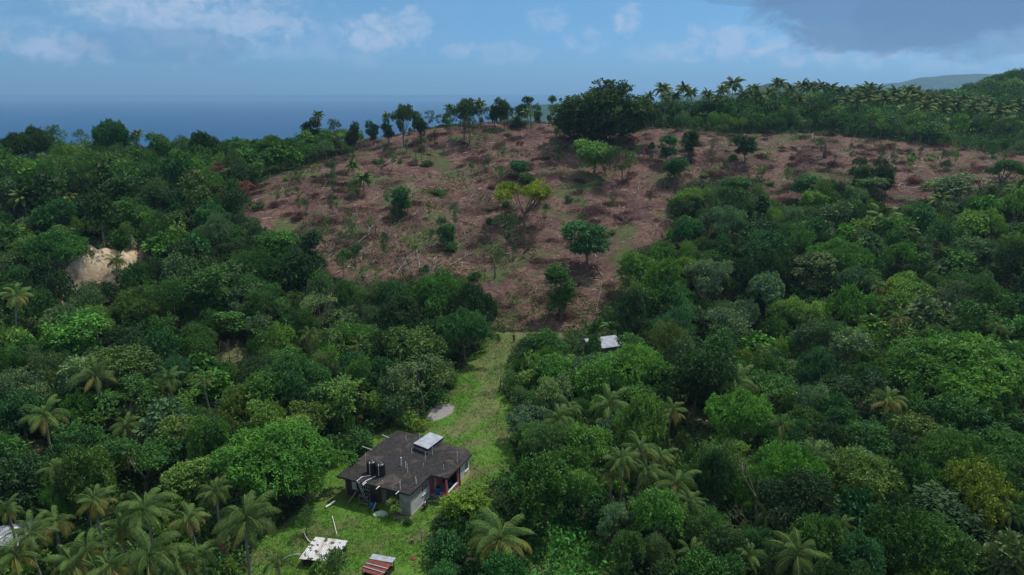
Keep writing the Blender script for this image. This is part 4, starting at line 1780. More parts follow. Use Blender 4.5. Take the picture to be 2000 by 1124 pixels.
# --- trees set one by one from the photograph: kind, u, v of the top, width in photograph pixels, height in metres, hue
TREES = [
    ('mango', 520, 822, 225, 10.5, 'bright'), ('dome', 590, 905, 90, 7, 'bright'), ('mango', 575, 690, 130, 11, 'mid'), ('dome', 505, 720, 110, 10, 'mid'), ('round', 640, 735, 110, 9, 'light'),
    ('mango', 462, 745, 80, 9, 'yellow-green'), ('dome', 690, 690, 90, 8, 'deep green'), ('dome', 745, 700, 90, 8, 'deep green'),
    ('dome', 868, 530, 120, 14, 'mid'), ('dome', 925, 550, 95, 14, 'dark'), ('mango', 905, 600, 110, 11, 'deep green'), ('round', 815, 625, 115, 12, 'olive'), ('round', 770, 640, 70, 10, 'dark'),
    ('bush', 880, 725, 40, 3.2, 'light'), ('bush', 850, 752, 55, 3.5, 'mid'), ('bush', 800, 800, 50, 3, 'light'), ('bush', 818, 818, 38, 2.2, 'yellow-green'), ('bush', 705, 830, 80, 4, 'mid'), ('bush', 660, 850, 70, 4, 'mid'),
    ('airy', 945, 664, 28, 2.8, 'light', 'small young tree standing alone on the drive edge'), ('airy', 975, 714, 52, 5, 'mid'), ('bush', 1010, 735, 40, 2.6, 'light'),
    ('dome', 1066, 645, 84, 7.0, 'mid'), ('dome', 1085, 693, 95, 7, 'bright'), ('bush', 1022, 690, 44, 3, 'mid'), ('bush', 1040, 765, 60, 3, 'mid'), ('dome', 1038, 800, 105, 5.5, 'grey-green'),
    ('mango', 1162, 652, 36, 7, 'mid'), ('round', 1234, 655, 50, 6, 'mid'), ('mango', 1240, 670, 135, 11, 'bright'), ('mango', 1195, 730, 60, 8, 'mid'), ('dome', 1140, 775, 60, 6, 'mid'), ('dome', 1150, 820, 110, 8, 'bright'),
    ('round', 1225, 800, 32, 6, 'bright'), ('bush', 1050, 755, 30, 2.6, 'bright'),
    # in the clearing
    ('round', 1150, 432, 95, 12.5, 'deep green'), ('tall', 1100, 515, 66, 13, 'mid'), ('round', 1163, 268, 78, 12, 'light'), ('airy', 1218, 285, 70, 11.5, 'olive'),
    ('umbrella', 1025, 352, 122, 13, 'yellow', 'flat-topped spreading tree with glowing yellow-green crown'), ('airy', 988, 415, 62, 10.5, 'dark'), ('tall', 872, 424, 40, 8.5, 'deep green'), ('bush', 885, 470, 40, 3, 'mid'),
    ('tall', 775, 365, 44, 9, 'deep green'), ('round', 790, 390, 30, 4, 'mid'), ('tall', 608, 448, 56, 11.5, 'dark'), ('round', 1012, 312, 45, 6, 'deep green'), ('bush', 1035, 335, 45, 3.6, 'mid'),
    ('tall', 1305, 262, 40, 9.5, 'deep green'), ('tall', 1352, 252, 38, 9.5, 'dark'), ('round', 1320, 308, 52, 8, 'deep green'), ('round', 1460, 262, 48, 10, 'dark'), ('airy', 1487, 320, 22, 5, 'mid'),
    ('tall', 1688, 304, 50, 12, 'dark'), ('tall', 1740, 304, 48, 12, 'dark'), ('round', 1700, 345, 60, 8, 'grey-green'), ('round', 1862, 338, 90, 9, 'grey-green'), ('umbrella', 1965, 312, 78, 9, 'mid'),
    ('round', 1573, 342, 52, 8, 'deep green'), ('round', 1600, 370, 60, 8, 'light'), ('bush', 1016, 228, 36, 4, 'dark'), ('bush', 855, 370, 40, 2, 'mid'), ('bush', 830, 312, 40, 2, 'mid'),
    ('airy', 700, 560, 30, 6, 'light'), ('bush', 1130, 262, 30, 2.5, 'dark'), ('bush', 925, 530, 30, 2, 'mid'), ('airy', 1600, 268, 22, 5, 'mid'),
    # along the crest against the sea and sky
    ('giant', 1176, 152, 186, 22.5, 'dark', 'giant dark spreading tree on the crest against the sky'), ('umbrella', 1243, 190, 56, 12, 'yellow-green'), ('umbrella', 785, 201, 58, 15, 'olive'), ('umbrella', 905, 190, 62, 15.5, 'olive'),
    ('airy', 915, 215, 40, 12, 'mid'), ('round', 985, 188, 34, 12, 'dark'), ('round', 965, 202, 22, 9, 'dark'), ('lollipop', 1039, 184, 24, 12.5, 'dark'), ('lollipop', 1072, 184, 22, 12, 'mid'), ('airy', 1085, 200, 30, 10, 'mid'),
    ('dome', 216, 230, 68, 15, 'deep green'), ('dome', 62, 239, 60, 14, 'dark'), ('airy', 105, 238, 40, 14, 'mid'), ('airy', 148, 246, 36, 12, 'mid'), ('dome', 25, 250, 70, 12, 'dark'), ('round', 312, 254, 44, 12, 'mid'), ('dome', 395, 252, 55, 13, 'dark'),
    ('airy', 265, 256, 18, 9, 'dark'), ('airy', 350, 262, 30, 9, 'mid'), ('round', 606, 225, 40, 12, 'dark'), ('airy', 655, 231, 32, 11, 'dark'), ('round', 686, 234, 28, 11, 'dark'), ('round', 728, 233, 26, 9, 'dark'), ('round', 760, 240, 24, 8, 'dark'),
    ('round', 820, 226, 26, 9, 'dark'), ('airy', 755, 224, 18, 11, 'mid'), ('airy', 875, 215, 26, 11, 'mid'), ('dome', 530, 262, 60, 9, 'mid'), ('dome', 460, 266, 50, 9, 'mid'),
    # right-hand forest
    ('mango', 1885, 650, 240, 15, 'bright'), ('dome', 1890, 752, 85, 9, 'bright'), ('dome', 1955, 760, 80, 9, 'mid'), ('dome', 1640, 462, 118, 13, 'bright'), ('broad', 1705, 455, 60, 10, 'grey-green'), ('umbrella', 1385, 508, 125, 13, 'grey-green'),
    ('dome', 1248, 488, 78, 11, 'bright'), ('dome', 1300, 470, 60, 9, 'mid'), ('dome', 1335, 500, 60, 9, 'yellow-green'), ('dome', 1322, 545, 80, 11, 'mid'), ('dome', 1350, 365, 66, 8, 'light'), ('round', 1440, 345, 66, 9, 'mid'), ('dome', 1420, 400, 80, 10, 'grey-green'), ('dome', 1345, 420, 60, 9, 'deep green'),
    ('dome', 1762, 540, 72, 9, 'yellow-green'), ('broad', 1830, 580, 90, 11, 'grey-green'), ('umbrella', 1655, 515, 95, 12, 'grey-green'), ('round', 1410, 640, 70, 10, 'mid'), ('dome', 1540, 575, 70, 10, 'light'), ('dome', 1455, 760, 140, 11, 'bright'),
    ('mango', 1530, 760, 60, 8, 'light'), ('dome', 1650, 770, 90, 10, 'deep green'), ('dome', 1880, 845, 160, 12, 'mid'), ('mango', 1700, 880, 150, 12, 'light'), ('dome', 1790, 900, 120, 11, 'mid'), ('dome', 1930, 900, 140, 12, 'yellow-green'),
    ('mango', 1750, 965, 160, 12, 'mid'), ('dome', 1620, 1000, 130, 11, 'mid'), ('mango', 1830, 1010, 150, 11, 'mid'), ('mango', 1290, 955, 110, 9, 'bright'), ('dome', 1235, 1035, 80, 7, 'mid'), ('round', 1030, 930, 60, 6, 'mid'),
    ('dome', 1110, 870, 90, 7, 'mid'), ('dome', 1140, 910, 75, 7, 'light'), ('dome', 1800, 1075, 120, 8, 'yellow-green'), ('broad', 1985, 1035, 100, 10, 'grey-green'), ('dome', 1395, 880, 70, 11, 'dark'), ('bush', 1478, 885, 60, 5, 'yellow-green'),
    # round the lawn
    ('round', 912, 948, 105, 5.2, 'yellow-green', 'yellow-flecked bushy tree at the right corner of the house'), ('bush', 868, 1040, 80, 4.2, 'deep green'), ('bush', 905, 1010, 60, 3, 'mid'), ('airy', 592, 995, 44, 3.6, 'mid', 'sapling beside the short curved pipe'),
    ('bush', 640, 1072, 62, 4.5, 'light', 'bright green bushy tree at the bottom edge beside the white-roofed shed'), ('airy', 772, 975, 34, 2.6, 'light', 'small fruit tree against the dark front wall'), ('bush', 797, 1012, 20, 1.1, 'mid'), ('bush', 620, 1090, 50, 3, 'light'),
    ('round', 870, 1095, 60, 3.5, 'deep green'),
    # left
    ('dome', 148, 768, 62, 8, 'bright', 'vivid green rounded tree between two big coconut palms'), ('dome', 110, 945, 55, 7, 'bright'), ('umbrella', 270, 860, 180, 8, 'mid', 'wide flat-topped tree with fine dull foliage above the coconut palms'), ('dome', 20, 690, 60, 11, 'mid'), ('dome', 30, 760, 90, 9, 'deep green'),
    ('dome', 260, 560, 110, 10, 'olive'), ('dome', 120, 590, 80, 10, 'grey-green'), ('dome', 270, 670, 60, 9, 'grey-green'), ('dome', 170, 485, 70, 9, 'mid') if False else ('dome', 100, 450, 110, 11, 'mid'),
    ('dome', 300, 500, 90, 9, 'dark'), ('round', 395, 270, 50, 10, 'mid'), ('airy', 380, 330, 60, 8, 'pale brown'), ('airy', 432, 355, 34, 6, 'yellow'), ('airy', 475, 352, 40, 6, 'reddish brown'), ('airy', 425, 318, 36, 7, 'reddish brown'),
    ('round', 535, 450, 85, 11, 'mid'), ('dome', 470, 490, 90, 10, 'mid'), ('dome', 560, 480, 60, 9, 'deep green'), ('dome', 620, 525, 46, 8, 'bright'), ('dome', 675, 545, 50, 9, 'mid'), ('dome', 760, 545, 70, 10, 'deep green'), ('dome', 300, 360, 70, 9, 'dark'),
    ('round', 400, 1030, 45, 5, 'reddish brown', 'reddish brown withered bush among the coconut palms') if False else ('bush', 420, 1045, 32, 4, 'reddish brown', 'reddish brown withered bush among the coconut palms'),
]
PALMS = [  # u, v of the crown centre, width px, trunk height, yellowness, lean
    (187, 735, 100, 9, .25, 0), (88, 815, 95, 8, .3, 0), (30, 580, 66, 13, .5, 2), (185, 982, 80, 7, .6, 0), (285, 1002, 120, 8, .2, 0), (372, 1018, 82, 6, .65, 0), (482, 1020, 135, 8, .25, 1), (292, 1088, 150, 7, .2, 0),
    (108, 1030, 90, 6, .6, 0), (30, 1090, 110, 6, .5, 0), (245, 835, 70, 6, .15, 0), (110, 920, 50, 8, .2, 1), (606, 657, 48, 7, .35, 0), (703, 680, 52, 5, .5, 0), (738, 772, 52, 3.5, .5, 0), (46, 388, 44, 8, .2, 0), (132, 388, 34, 7, .45, 0),
    (120, 410, 30, 6, .2, 0), (225, 512, 44, 4, .2, 0), (978, 1048, 140, 6.5, .6, 0), (330, 745, 70, 8, .15, 0), (400, 745, 50, 8, .15, 0), (170, 1080, 90, 6, .3, 0), (215, 1110, 90, 5, .6, 0),
    (1190, 795, 92, 6, .15, 0), (1090, 822, 80, 5, .3, 0), (1250, 880, 88, 8, .25, 0), (1262, 925, 70, 7, .2, 0), (1195, 930, 62, 6, .55, 0), (1310, 806, 64, 6, .6, 0), (1440, 748, 92, 8, .25, 0), (1480, 782, 62, 7, .3, 0),
    (1075, 890, 62, 4, .35, 0), (1525, 832, 62, 8, .3, 0), (1588, 895, 72, 8, .15, 0), (1560, 1088, 120, 8, .3, 0), (1733, 785, 74, 9, .8, 1), (1618, 655, 50, 8, .3, 0), (1752, 622, 50, 9, .6, 0), (1714, 562, 34, 8, .7, 0),
    (1833, 390, 36, 7, .6, 0), (1723, 425, 52, 7, .2, 0), (1772, 455, 34, 8, .45, 0), (1322, 948, 95, 7, .25, 0), (1490, 690, 40, 8, .25, 1), (1460, 1095, 80, 6, .3, 0), (1945, 640, 50, 9, .15, 0), (710, 350, 36, 5, .15, 0), (1350, 1085, 60, 5, .4, 0),
    (740, 560, 30, 6, .3, 0), (1985, 375, 44, 8, .2, 0), (690, 325, 26, 5, .3, 0), (1115, 740, 44, 4, .4, 0), (1975, 1010, 60, 7, .3, 0), (1640, 1030, 60, 6, .2, 0),
    (1215, 905, 80, 8, .3, 0), (1290, 895, 70, 7, .4, 0), (1345, 985, 70, 6, .2, 0), (1110, 800, 60, 5, .3, 0), (1550, 1010, 70, 7, .3, 0), (1500, 1010, 60, 6, .2, 0), (1400, 1120, 90, 5, .4, 0),
    (60, 1050, 100, 7, .3, 0), (140, 1100, 110, 5, .4, 0), (350, 1110, 110, 5, .2, 0), (420, 960, 70, 6, .2, 0), (240, 1040, 90, 6, .3, 0), (15, 1000, 60, 7, .3, 0), (395, 1090, 80, 5, .3, 0), (545, 1100, 60, 4, .3, 0), (240, 760, 50, 6, .2, 0),
    # skyline
    (1295, 176, 32, 13, .4, 0), (1300, 190, 26, 11, .3, 0), (1350, 182, 24, 12, .3, 0), (1383, 186, 24, 11, .3, 0), (1320, 190, 22, 11, .25, 0), (1432, 165, 36, 15, .25, 0), (1452, 188, 26, 11, .4, 0), (1482, 190, 30, 11, .3, 0), (1520, 166, 38, 14, .2, 0),
    (1505, 182, 30, 12, .3, 0), (1583, 172, 30, 14, .2, 0), (1604, 172, 28, 14, .2, 0), (1643, 180, 28, 12, .3, 0), (1698, 172, 28, 14, .2, 0), (1694, 192, 32, 11, .55, 0), (1727, 196, 30, 11, .4, 0), (1682, 176, 24, 13, .2, 0), (1772, 178, 30, 13, .3, 0),
    (1787, 186, 34, 12, .6, 0), (1820, 198, 40, 11, .4, 0), (1805, 212, 36, 10, .6, 0), (1850, 205, 36, 10, .35, 0), (1840, 218, 30, 9, .3, 0), (1950, 222, 34, 10, .4, 0), (1968, 216, 30, 10, .3, 0), (1918, 200, 30, 11, .2, 0), (1886, 195, 28, 11, .2, 0),
    (936, 205, 22, 13, .7, 0), (622, 226, 20, 12, .3, 0), (878, 212, 20, 11, .3, 0), (1560, 195, 26, 10, .3, 0), (1400, 195, 24, 10, .3, 0), (1990, 205, 30, 11, .3, 0), (1655, 200, 30, 9, .4, 0), (1268, 190, 20, 10, .3, 0),
    (1335, 176, 26, 14, .3, 0), (1412, 178, 26, 13, .3, 0), (1470, 176, 28, 14, .25, 0), (1545, 178, 28, 13, .3, 0), (1565, 170, 28, 14, .25, 0), (1622, 174, 28, 13, .3, 0), (1665, 182, 28, 12, .35, 0), (1712, 182, 30, 12, .4, 0),
    (1748, 184, 30, 12, .35, 0), (1762, 196, 30, 10, .5, 0), (1800, 190, 30, 12, .3, 0), (1835, 196, 32, 11, .4, 0), (1868, 206, 32, 10, .4, 0), (1900, 214, 32, 10, .35, 0), (1935, 208, 30, 11, .3, 0), (1672, 202, 30, 10, .5, 0),
    (757, 228, 16, 10, .3, 0), (270, 262, 20, 10, .25, 0), (1030, 222, 22, 8, .2, 0),
]
for i, p in enumerate(PALMS):
    x, y, r_p = make_palm(*p, seed=i)
    PLACED.append((x, y, r_p * .75))
for tr in TREES:
    hand(*tr)

# ------------------------------------------------------------------ forest between them
KEEP = [   # places where the photograph shows open ground, sky or sea: no crown may stand in front of them
    [(x, y) for x, y in P_CLEAR], [(x, y) for x, y in P_LAWN],
    [(640, 900), (700, 860), (775, 835), (870, 840), (925, 880), (925, 960), (860, 1010), (800, 1015), (640, 990)], P_SOIL2, P_SOIL3, P_SOIL4,
    [(156, 462), (195, 468), (228, 498), (238, 518), (215, 548), (162, 548)], [(1126, 670), (1150, 655), (1172, 648), (1210, 655), (1204, 684), (1150, 680)], [(1035, 1150), (1050, 1060), (1085, 1005), (1120, 1010), (1155, 1050), (1190, 1090), (1190, 1420), (1035, 1420)], [(940, 648), (1022, 648), (1022, 682), (940, 682)], [(1085, 642), (1105, 642), (1105, 672), (1085, 672)], P_GRAV,
    [(0, 1010), (35, 1010), (45, 1040), (0, 1045)], [(1850, 236), (1985, 248), (1985, 274), (1862, 264)], [(560, 1420), (560, 1020), (860, 1000), (850, 1420)]]
SKYL = np.array([(0, 258), (60, 246), (100, 252), (180, 262), (235, 262), (290, 284), (350, 268), (450, 268), (560, 268), (600, 250), (750, 246), (800, 246), (850, 240), (950, 232), (1010, 232),
                 (1060, 222), (1110, 200), (1250, 205), (1300, 205), (1400, 212), (1600, 205), (1700, 200), (1800, 200), (1860, 185), (1900, 168), (1940, 155), (2000, 145), (2100, 140)])


P_GROVE = [(50, 950), (240, 935), (420, 940), (565, 985), (560, 1300), (-60, 1300), (-60, 1040)]
P_GROVE2 = [(1170, 860), (1345, 850), (1360, 1010), (1180, 1000)]


def blocked(x, y, h, w):
    z = float(H(x, y))
    u, v, dep = project(x, y, z + h * .62)
    _, vt, _ = project(x, y, z + h)
    far = y > 262 and x > 25
    _, vb, _ = project(x, y, z + h * .35)
    hw = w / 2 / dep * F
    an = np.arange(14) * 2 * np.pi / 14
    us = np.concatenate([[u], u + hw * .82 * np.cos(an), u + hw * .4 * np.cos(an[::2])])
    vs = np.concatenate([[v], v + (v - vt) * .92 * np.sin(an), v + (v - vt) * .45 * np.sin(an[::2])])
    if vt < np.interp(u, SKYL[:, 0], SKYL[:, 1]):
        return True
    if far:
        vs = vs - 14
    for k_ in KEEP:
        if inpoly(us, vs, k_).any():
            return True
    return False


gs = np.random.default_rng(808)
for k_ in range(150):
    # most of the leftover growth stands right of centre and along the edges
    if k_ < 62:
        u, vb = gs.uniform(1220, 1980), gs.uniform(280, 370)
    elif k_ < 84:
        u, vb = gs.uniform(500, 760), gs.uniform(330, 520)
    else:
        u, vb = gs.uniform(560, 1240), gs.uniform(275, 560)
    x, y = ray(u, vb)
    if not inpoly(x, y, W_CLEAR) or any((x - a_) ** 2 + (y - b_) ** 2 < 9 for a_, b_, c_ in PLACED):
        continue
    q = gs.random()
    if q < .45:
        kind, h, w, hue = 'airy', gs.uniform(3.5, 8), gs.uniform(1.6, 3.0), gs.choice(['mid', 'light', 'deep green', 'olive'])
    elif q < .65:
        kind, h, w, hue = 'airy', gs.uniform(5, 9), gs.uniform(2.6, 4.2), gs.choice(['mid', 'dark', 'deep green'])
    else:
        kind, h, w, hue = 'bush', gs.uniform(1, 2.6), gs.uniform(2, 4), gs.choice(['mid', 'light', 'grey-green', 'reddish brown', 'deep green'])
    make_tree(kind, x, y, h, w, hue, gs, sap=True)
    PLACED.append((x, y, w * .5))
for u in np.arange(545, 1085, 13.5):
    u = u + gs.uniform(-6, 6)
    x, y = ray(u, float(np.interp(u, [500, 600, 760, 900, 1000, 1100], [300, 280, 266, 250, 240, 240])) + gs.uniform(-2, 3))
    y += gs.uniform(2, 14)
    x *= 1.03
    if any((x - a_) ** 2 + (y - b_) ** 2 < 6 for a_, b_, c_ in PLACED):
        continue
    kind = gs.choice(['airy', 'round', 'tall', 'bush'], p=[.4, .25, .2, .15])
    h = gs.uniform(4, 9) if kind != 'bush' else gs.uniform(2, 3)
    make_tree(kind, x, y, h, h * gs.uniform(.4, .7) + (.8 if kind == 'bush' else 0), gs.choice(['dark', 'deep green', 'mid', 'olive']), gs, sap=True)
    PLACED.append((x, y, 1.5))
PL = np.array(PLACED)
g = np.random.default_rng(99)
cand = []
N = 24000
cx_ = g.uniform(-1, 1, N)
cy_ = 44 + (330 - 44) * g.random(N) ** .8
pts_ = []
grid = {}
hueN = lambda x, y, s, k: float(vnoise(np.array([x]), np.array([y]), s, k)[0])
for q, yy in zip(cx_, cy_):
    half = yy * .80 + 14
    xx = q * half
    if inpoly(xx, yy, W_CLEAR) or inpoly(xx, yy, W_LAWN) or inpoly(xx, yy, W_TRACK):
        continue
    if yy > 262 and xx < 40 and yy > 275:
        continue
    hh = 5.0 + 8.5 * g.random() ** 1.5 + 3 * hueN(xx, yy, 30, 61)
    if xx > 40 and yy > 262:
        hh *= .75
    ww = min(10, hh * g.uniform(.5, 1.0))
    ug, vg, _d = project(xx, yy, float(H(xx, yy)) + hh * .6)
    if inpoly(ug, vg, P_GROVE) or inpoly(ug, vg, P_GROVE2):
        # among the palms only low growth stands
        hh = g.uniform(2.0, 4.0)
        ww = hh * g.uniform(.8, 1.1)
    rad = ww * .30
    ok = True
    d = np.hypot(PL[:, 0] - xx, PL[:, 1] - yy)
    if (d < PL[:, 2] * .75 + rad * .5).any():
        continue
    ci, cj = int(xx // 8), int(yy // 8)
    for a in (-1, 0, 1):
        for b in (-1, 0, 1):
            for (X2, Y2, R2) in grid.get((ci + a, cj + b), ()):
                if (X2 - xx) ** 2 + (Y2 - yy) ** 2 < (R2 + rad) ** 2:
                    ok = False
                    break
    if not ok:
        continue
    sc_ = 1.0
    while blocked(xx, yy, hh * sc_, ww * sc_) and sc_ > .3:
        sc_ -= .17
    if sc_ <= .3:
        continue
    hh *= sc_
    ww *= sc_
    # keep clear of the house
    if math.hypot(xx + 14, yy - 82) < 13 + ww * .5 or math.hypot(xx - wr[0], yy - wr[1]) < 4.5:
        continue
    if math.hypot(xx - p[0] if False else xx - hut.location.x, yy - hut.location.y) < 4:
        continue
    grid.setdefault((ci, cj), []).append((xx, yy, rad))
    pts_.append((xx, yy, hh, ww))
pts_.sort(key=lambda a: -(a[3] / math.hypot(a[0], a[1])))


def pick(x, y, h, g):
    hn = hueN(x, y, 24, 71) + g.normal(0, .24)
    if h < 4.2:
        kind = 'bush'
    else:
        kind = g.choice(['dome', 'mango', 'round', 'tall', 'airy', 'broad', 'umbrella', 'fine'], p=[.22, .17, .17, .10, .08, .08, .02, .16])
    left = x < -25
    if hn < -.25:
        hue = 'dark'
    elif hn < -.05:
        hue = 'deep green' if g.random() < .6 else 'grey-green'
    elif hn < .18:
        hue = 'mid'
    elif hn < .34:
        hue = g.choice(['light', 'olive', 'grey-green'])
    else:
        hue = g.choice(['bright', 'yellow-green', 'olive', 'light'], p=[.45, .07, .2, .28])
    return kind, hue


n_hand = sum(1 for a_ in ALL if a_['cat'] == 'tree' and a_['o'].name.startswith('broadleaf'))
n_ind = 300 - n_hand
inframe = []
for a in pts_:
    u, v, dep = project(a[0], a[1], float(H(a[0], a[1])) + a[2] * .7)
    inframe.append(-20 < u < 2020 and v < 1180)
indiv = []
mass = []
for a, f_ in zip(pts_, inframe):
    (indiv if (f_ and len(indiv) < n_ind) else mass).append(a)
print('forest trees', len(pts_), 'individual', len(indiv), 'mass', len(mass), 'hand', n_hand)
for (x, y, h, w) in indiv:
    kind, hue = pick(x, y, h, g)
    make_tree(kind, x, y, h, w, hue, g)
Vs, Qs, Ts, k0 = [], [], [], 0
for (x, y, h, w) in mass:
    kind, hue = pick(x, y, h, g)
    Vl, var, w0, h0 = LOW[kind][int(g.integers(0, len(LOW[kind])))]
    if y > 215 or y < 40:
        nq = len(var)
        sel = g.random(nq) < .62
        Vl = Vl.reshape(-1, 4, 3)[sel].reshape(-1, 3)
        var = var[sel]
    a = g.uniform(0, 6.28)
    ca, sa = math.cos(a), math.sin(a)
    s = w / w0
    X = (Vl[:, 0] * ca - Vl[:, 1] * sa) * s + x
    Yv = (Vl[:, 0] * sa + Vl[:, 1] * ca) * s + y
    Z = Vl[:, 2] * h / h0 + float(H(x, y))
    Vs.append(np.stack([X, Yv, Z], -1))
    n = len(var)
    Qs.append(np.arange(n * 4).reshape(-1, 4) + k0)
    k0 += n * 4
    hc = np.array(HUES[hue]) * g.uniform(.85, 1.2)
    Ts.append(hc[None] * (np.array([.5, .6, .62]) + var[:, None] * np.array([1.15, .85, .43])))
me = npmesh('forest', np.concatenate(Vs), np.concatenate(Qs), M['leaf_mass'], np.concatenate(Ts))
print('forest mass faces', len(me.polygons))
tag(link('forest', me), 'continuous tropical forest canopy covering the slopes round the clearing', 'forest', kind='stuff')
# trunks of the far forest mass
Vs, Qs, k0 = [], [], 0
mb = MB()
for (x, y, h, w) in mass:
    z = float(H(x, y))
    mb.tube([(x, y, z - .4), (x + g.normal(0, .2), y, z + h * .62)], [.2, .1], 5, cap=False)
me = bpy.data.meshes.new('forest_trunks')
me.from_pydata(mb.v, [], mb.f)
me.materials.append(M['bark'])
tag(link('forest_trunks', me), 'stems of the forest mass on the slopes', 'tree trunks', kind='stuff')

# undergrowth on the forest floor
n = 120000
q = g.uniform(-1, 1, n)
yy = 42 + 290 * g.random(n) ** 1.15
xx = q * (yy * .8 + 14)
inC = inpoly(xx, yy, W_CLEAR)
inL = inpoly(xx, yy, W_LAWN) | inpoly(xx, yy, W_TRACK) | inpoly(xx, yy, W_GRAV)
for w in W_SOIL:
    inL |= inpoly(xx, yy, w)
cl = np.exp(-((xx - CLIFF[0]) / 8.5) ** 2 - ((yy - CLIFF[1]) / 7) ** 2) > .35
ho = np.hypot(xx + 14, yy - 83) < 10.5
patch = vnoise(xx, yy, 9, 81) + .5 * vnoise(xx, yy, 3, 82)
k = ~inL & ~cl & ~ho & (~inC | ((patch + .9 * vnoise(xx, yy, 26, 84) > .17) & (g.random(n) < .8)))
xx, yy, patch, inC = xx[k], yy[k], patch[k], inC[k]
zz = H(xx, yy) + g.random(len(xx)) * np.where(inC, .25, .55 + 1.5 * np.clip(patch + .25, 0, 1))
V_, Q_, ti = leaves(g, np.stack([xx, yy, zz], -1), np.tile([0, 0, 1.], (len(xx), 1)), 5, .62, .27, 1.0, .25, .3)
cc = np.array([.040, .105, .024])[None] * (.6 + .9 * g.random((len(xx), 1))) * (1 + np.clip(vnoise(xx, yy, 14, 83), -.5, .5)[:, None] * np.array([1.2, .5, .3]))
cc[inC] *= np.array([1.6, 1.2, 1.1])
cc[inpoly(xx, yy, W_VINE)] *= np.array([1.5, 1.9, 1.6])
me = npmesh('undergrowth', V_, Q_, M['leaf_mass'], cc[ti] * (.7 + .6 * g.random((len(ti), 1))))
tag(link('undergrowth', me), 'low leafy undergrowth and creepers covering the forest floor', 'undergrowth', kind='stuff')

# grass
n = 150000
yy = 46 + 92 * g.random(n) ** 1.25
xx = g.uniform(-45, 22, n)
k = (inpoly(xx, yy, W_LAWN) | inpoly(xx, yy, W_VINE)) & ~inpoly(xx, yy, W_GRAV) & (~inpoly(xx, yy, W_TRACK) | (g.random(n) < .55))
c_, s_ = math.cos(-HANG), math.sin(-HANG)
lx = (xx - hx) * c_ - (yy - hy) * s_
ly = (xx - hx) * s_ + (yy - hy) * c_
k &= ~((lx > -.3) & (lx < 10.8) & (ly > -.2) & (ly < 13.4)) & ~((lx > 10) & (lx < 13.3) & (ly > 4.5) & (ly < 12.6))
xx, yy = xx[k], yy[k]
dn = vnoise(xx, yy, 6, 91) + .6 * vnoise(xx, yy, 1.8, 92)
k = g.random(len(xx)) < .55 + dn
xx, yy, dn = xx[k], yy[k], dn[k]
V_, Q_, ti = leaves(g, np.stack([xx, yy, H(xx, yy) + .0], -1), np.tile([0, 0, 1.], (len(xx), 1)), 4, .24, .075, .55, .1, .1)
vin = inpoly(xx, yy, W_VINE)
cc = np.array([.080, .180, .026])[None] * (.72 + .5 * g.random((len(xx), 1)) + .55 * dn[:, None])
cc[vin] = np.array([.030, .105, .028])[None] * (.7 + .6 * g.random((vin.sum(), 1)))
me = npmesh('grass', V_, Q_, M['leaf_mass'], cc[ti])
tag(link('grass', me), 'bright green grass of the lawn and drive round the concrete house', 'grass', kind='stuff')

# ------------------------------------------------------------------ felled vegetation in the clearing


def area_points(poly, n, g):
    p = np.array(poly)
    lo, hi = p.min(0), p.max(0)
    x = g.uniform(lo[0], hi[0], n)
    y = g.uniform(lo[1], hi[1], n)
    k = inpoly(x, y, poly)
    return x[k], y[k]


def sticks(g, x, y, L, r, zoff, bias, cols):
    """three-sided sticks lying on the slope"""
    m = len(x)
    a = g.normal(bias, .75, m)
    d = np.stack([np.cos(a), np.sin(a)], -1)
    x1, y1 = x + d[:, 0] * L, y + d[:, 1] * L
    p0 = np.stack([x, y, H(x, y) + zoff + .02], -1)
    p1 = np.stack([x1, y1, H(x1, y1) + zoff * g.uniform(.2, 1.8, m) + .02], -1)
    t_ = unit(p1 - p0)
    s = unit(np.cross(t_, np.tile([0, 0, 1.], (m, 1))))
    u_ = np.cross(s, t_)
    rr = r[:, None]
    ring = [s, -.5 * s + .87 * u_, -.5 * s - .87 * u_]
    mid = (p0 + p1) / 2 + s * (g.normal(0, .05, m) * L)[:, None]
    V_ = np.stack([p0 + ring[i] * rr for i in range(3)] + [mid + ring[i] * rr * .8 for i in range(3)] + [p1 + ring[i] * rr * .4 for i in range(3)], 1)
    Q = np.array([[0, 1, 4, 3], [1, 2, 5, 4], [2, 0, 3, 5], [3, 4, 7, 6], [4, 5, 8, 7], [5, 3, 6, 8]])
    Qs = (Q[None] + (np.arange(m) * 9)[:, None, None]).reshape(-1, 4)
    return V_.reshape(-1, 3), Qs, np.repeat(cols, 6, 0)


g = np.random.default_rng(555)
x, y = area_points(W_CLEAR, 60000, g)
m = len(x)
hp = vnoise(x, y, 7, 95) + .6 * vnoise(x, y, 2.5, 96)
k = g.random(m) < .6 + hp
x, y, hp = x[k], y[k], hp[k]
m = len(x)
L = g.gamma(2.0, .55, m) + .3
r_s = .024 + .045 * g.random(m) ** 2 + .018 * L
pal = np.array([(.12, .066, .055), (.19, .12, .10), (.28, .20, .165), (.38, .30, .25), (.075, .040, .040), (.50, .43, .37)])
cols = pal[g.choice(6, m, p=[.26, .26, .2, .10, .13, .05])] * g.uniform(.8, 1.2, (m, 1))
Va, Qa, Ta = sticks(g, x, y, L, r_s, .08 + .5 * np.clip(hp, 0, 1) * g.random(m), .55, cols)
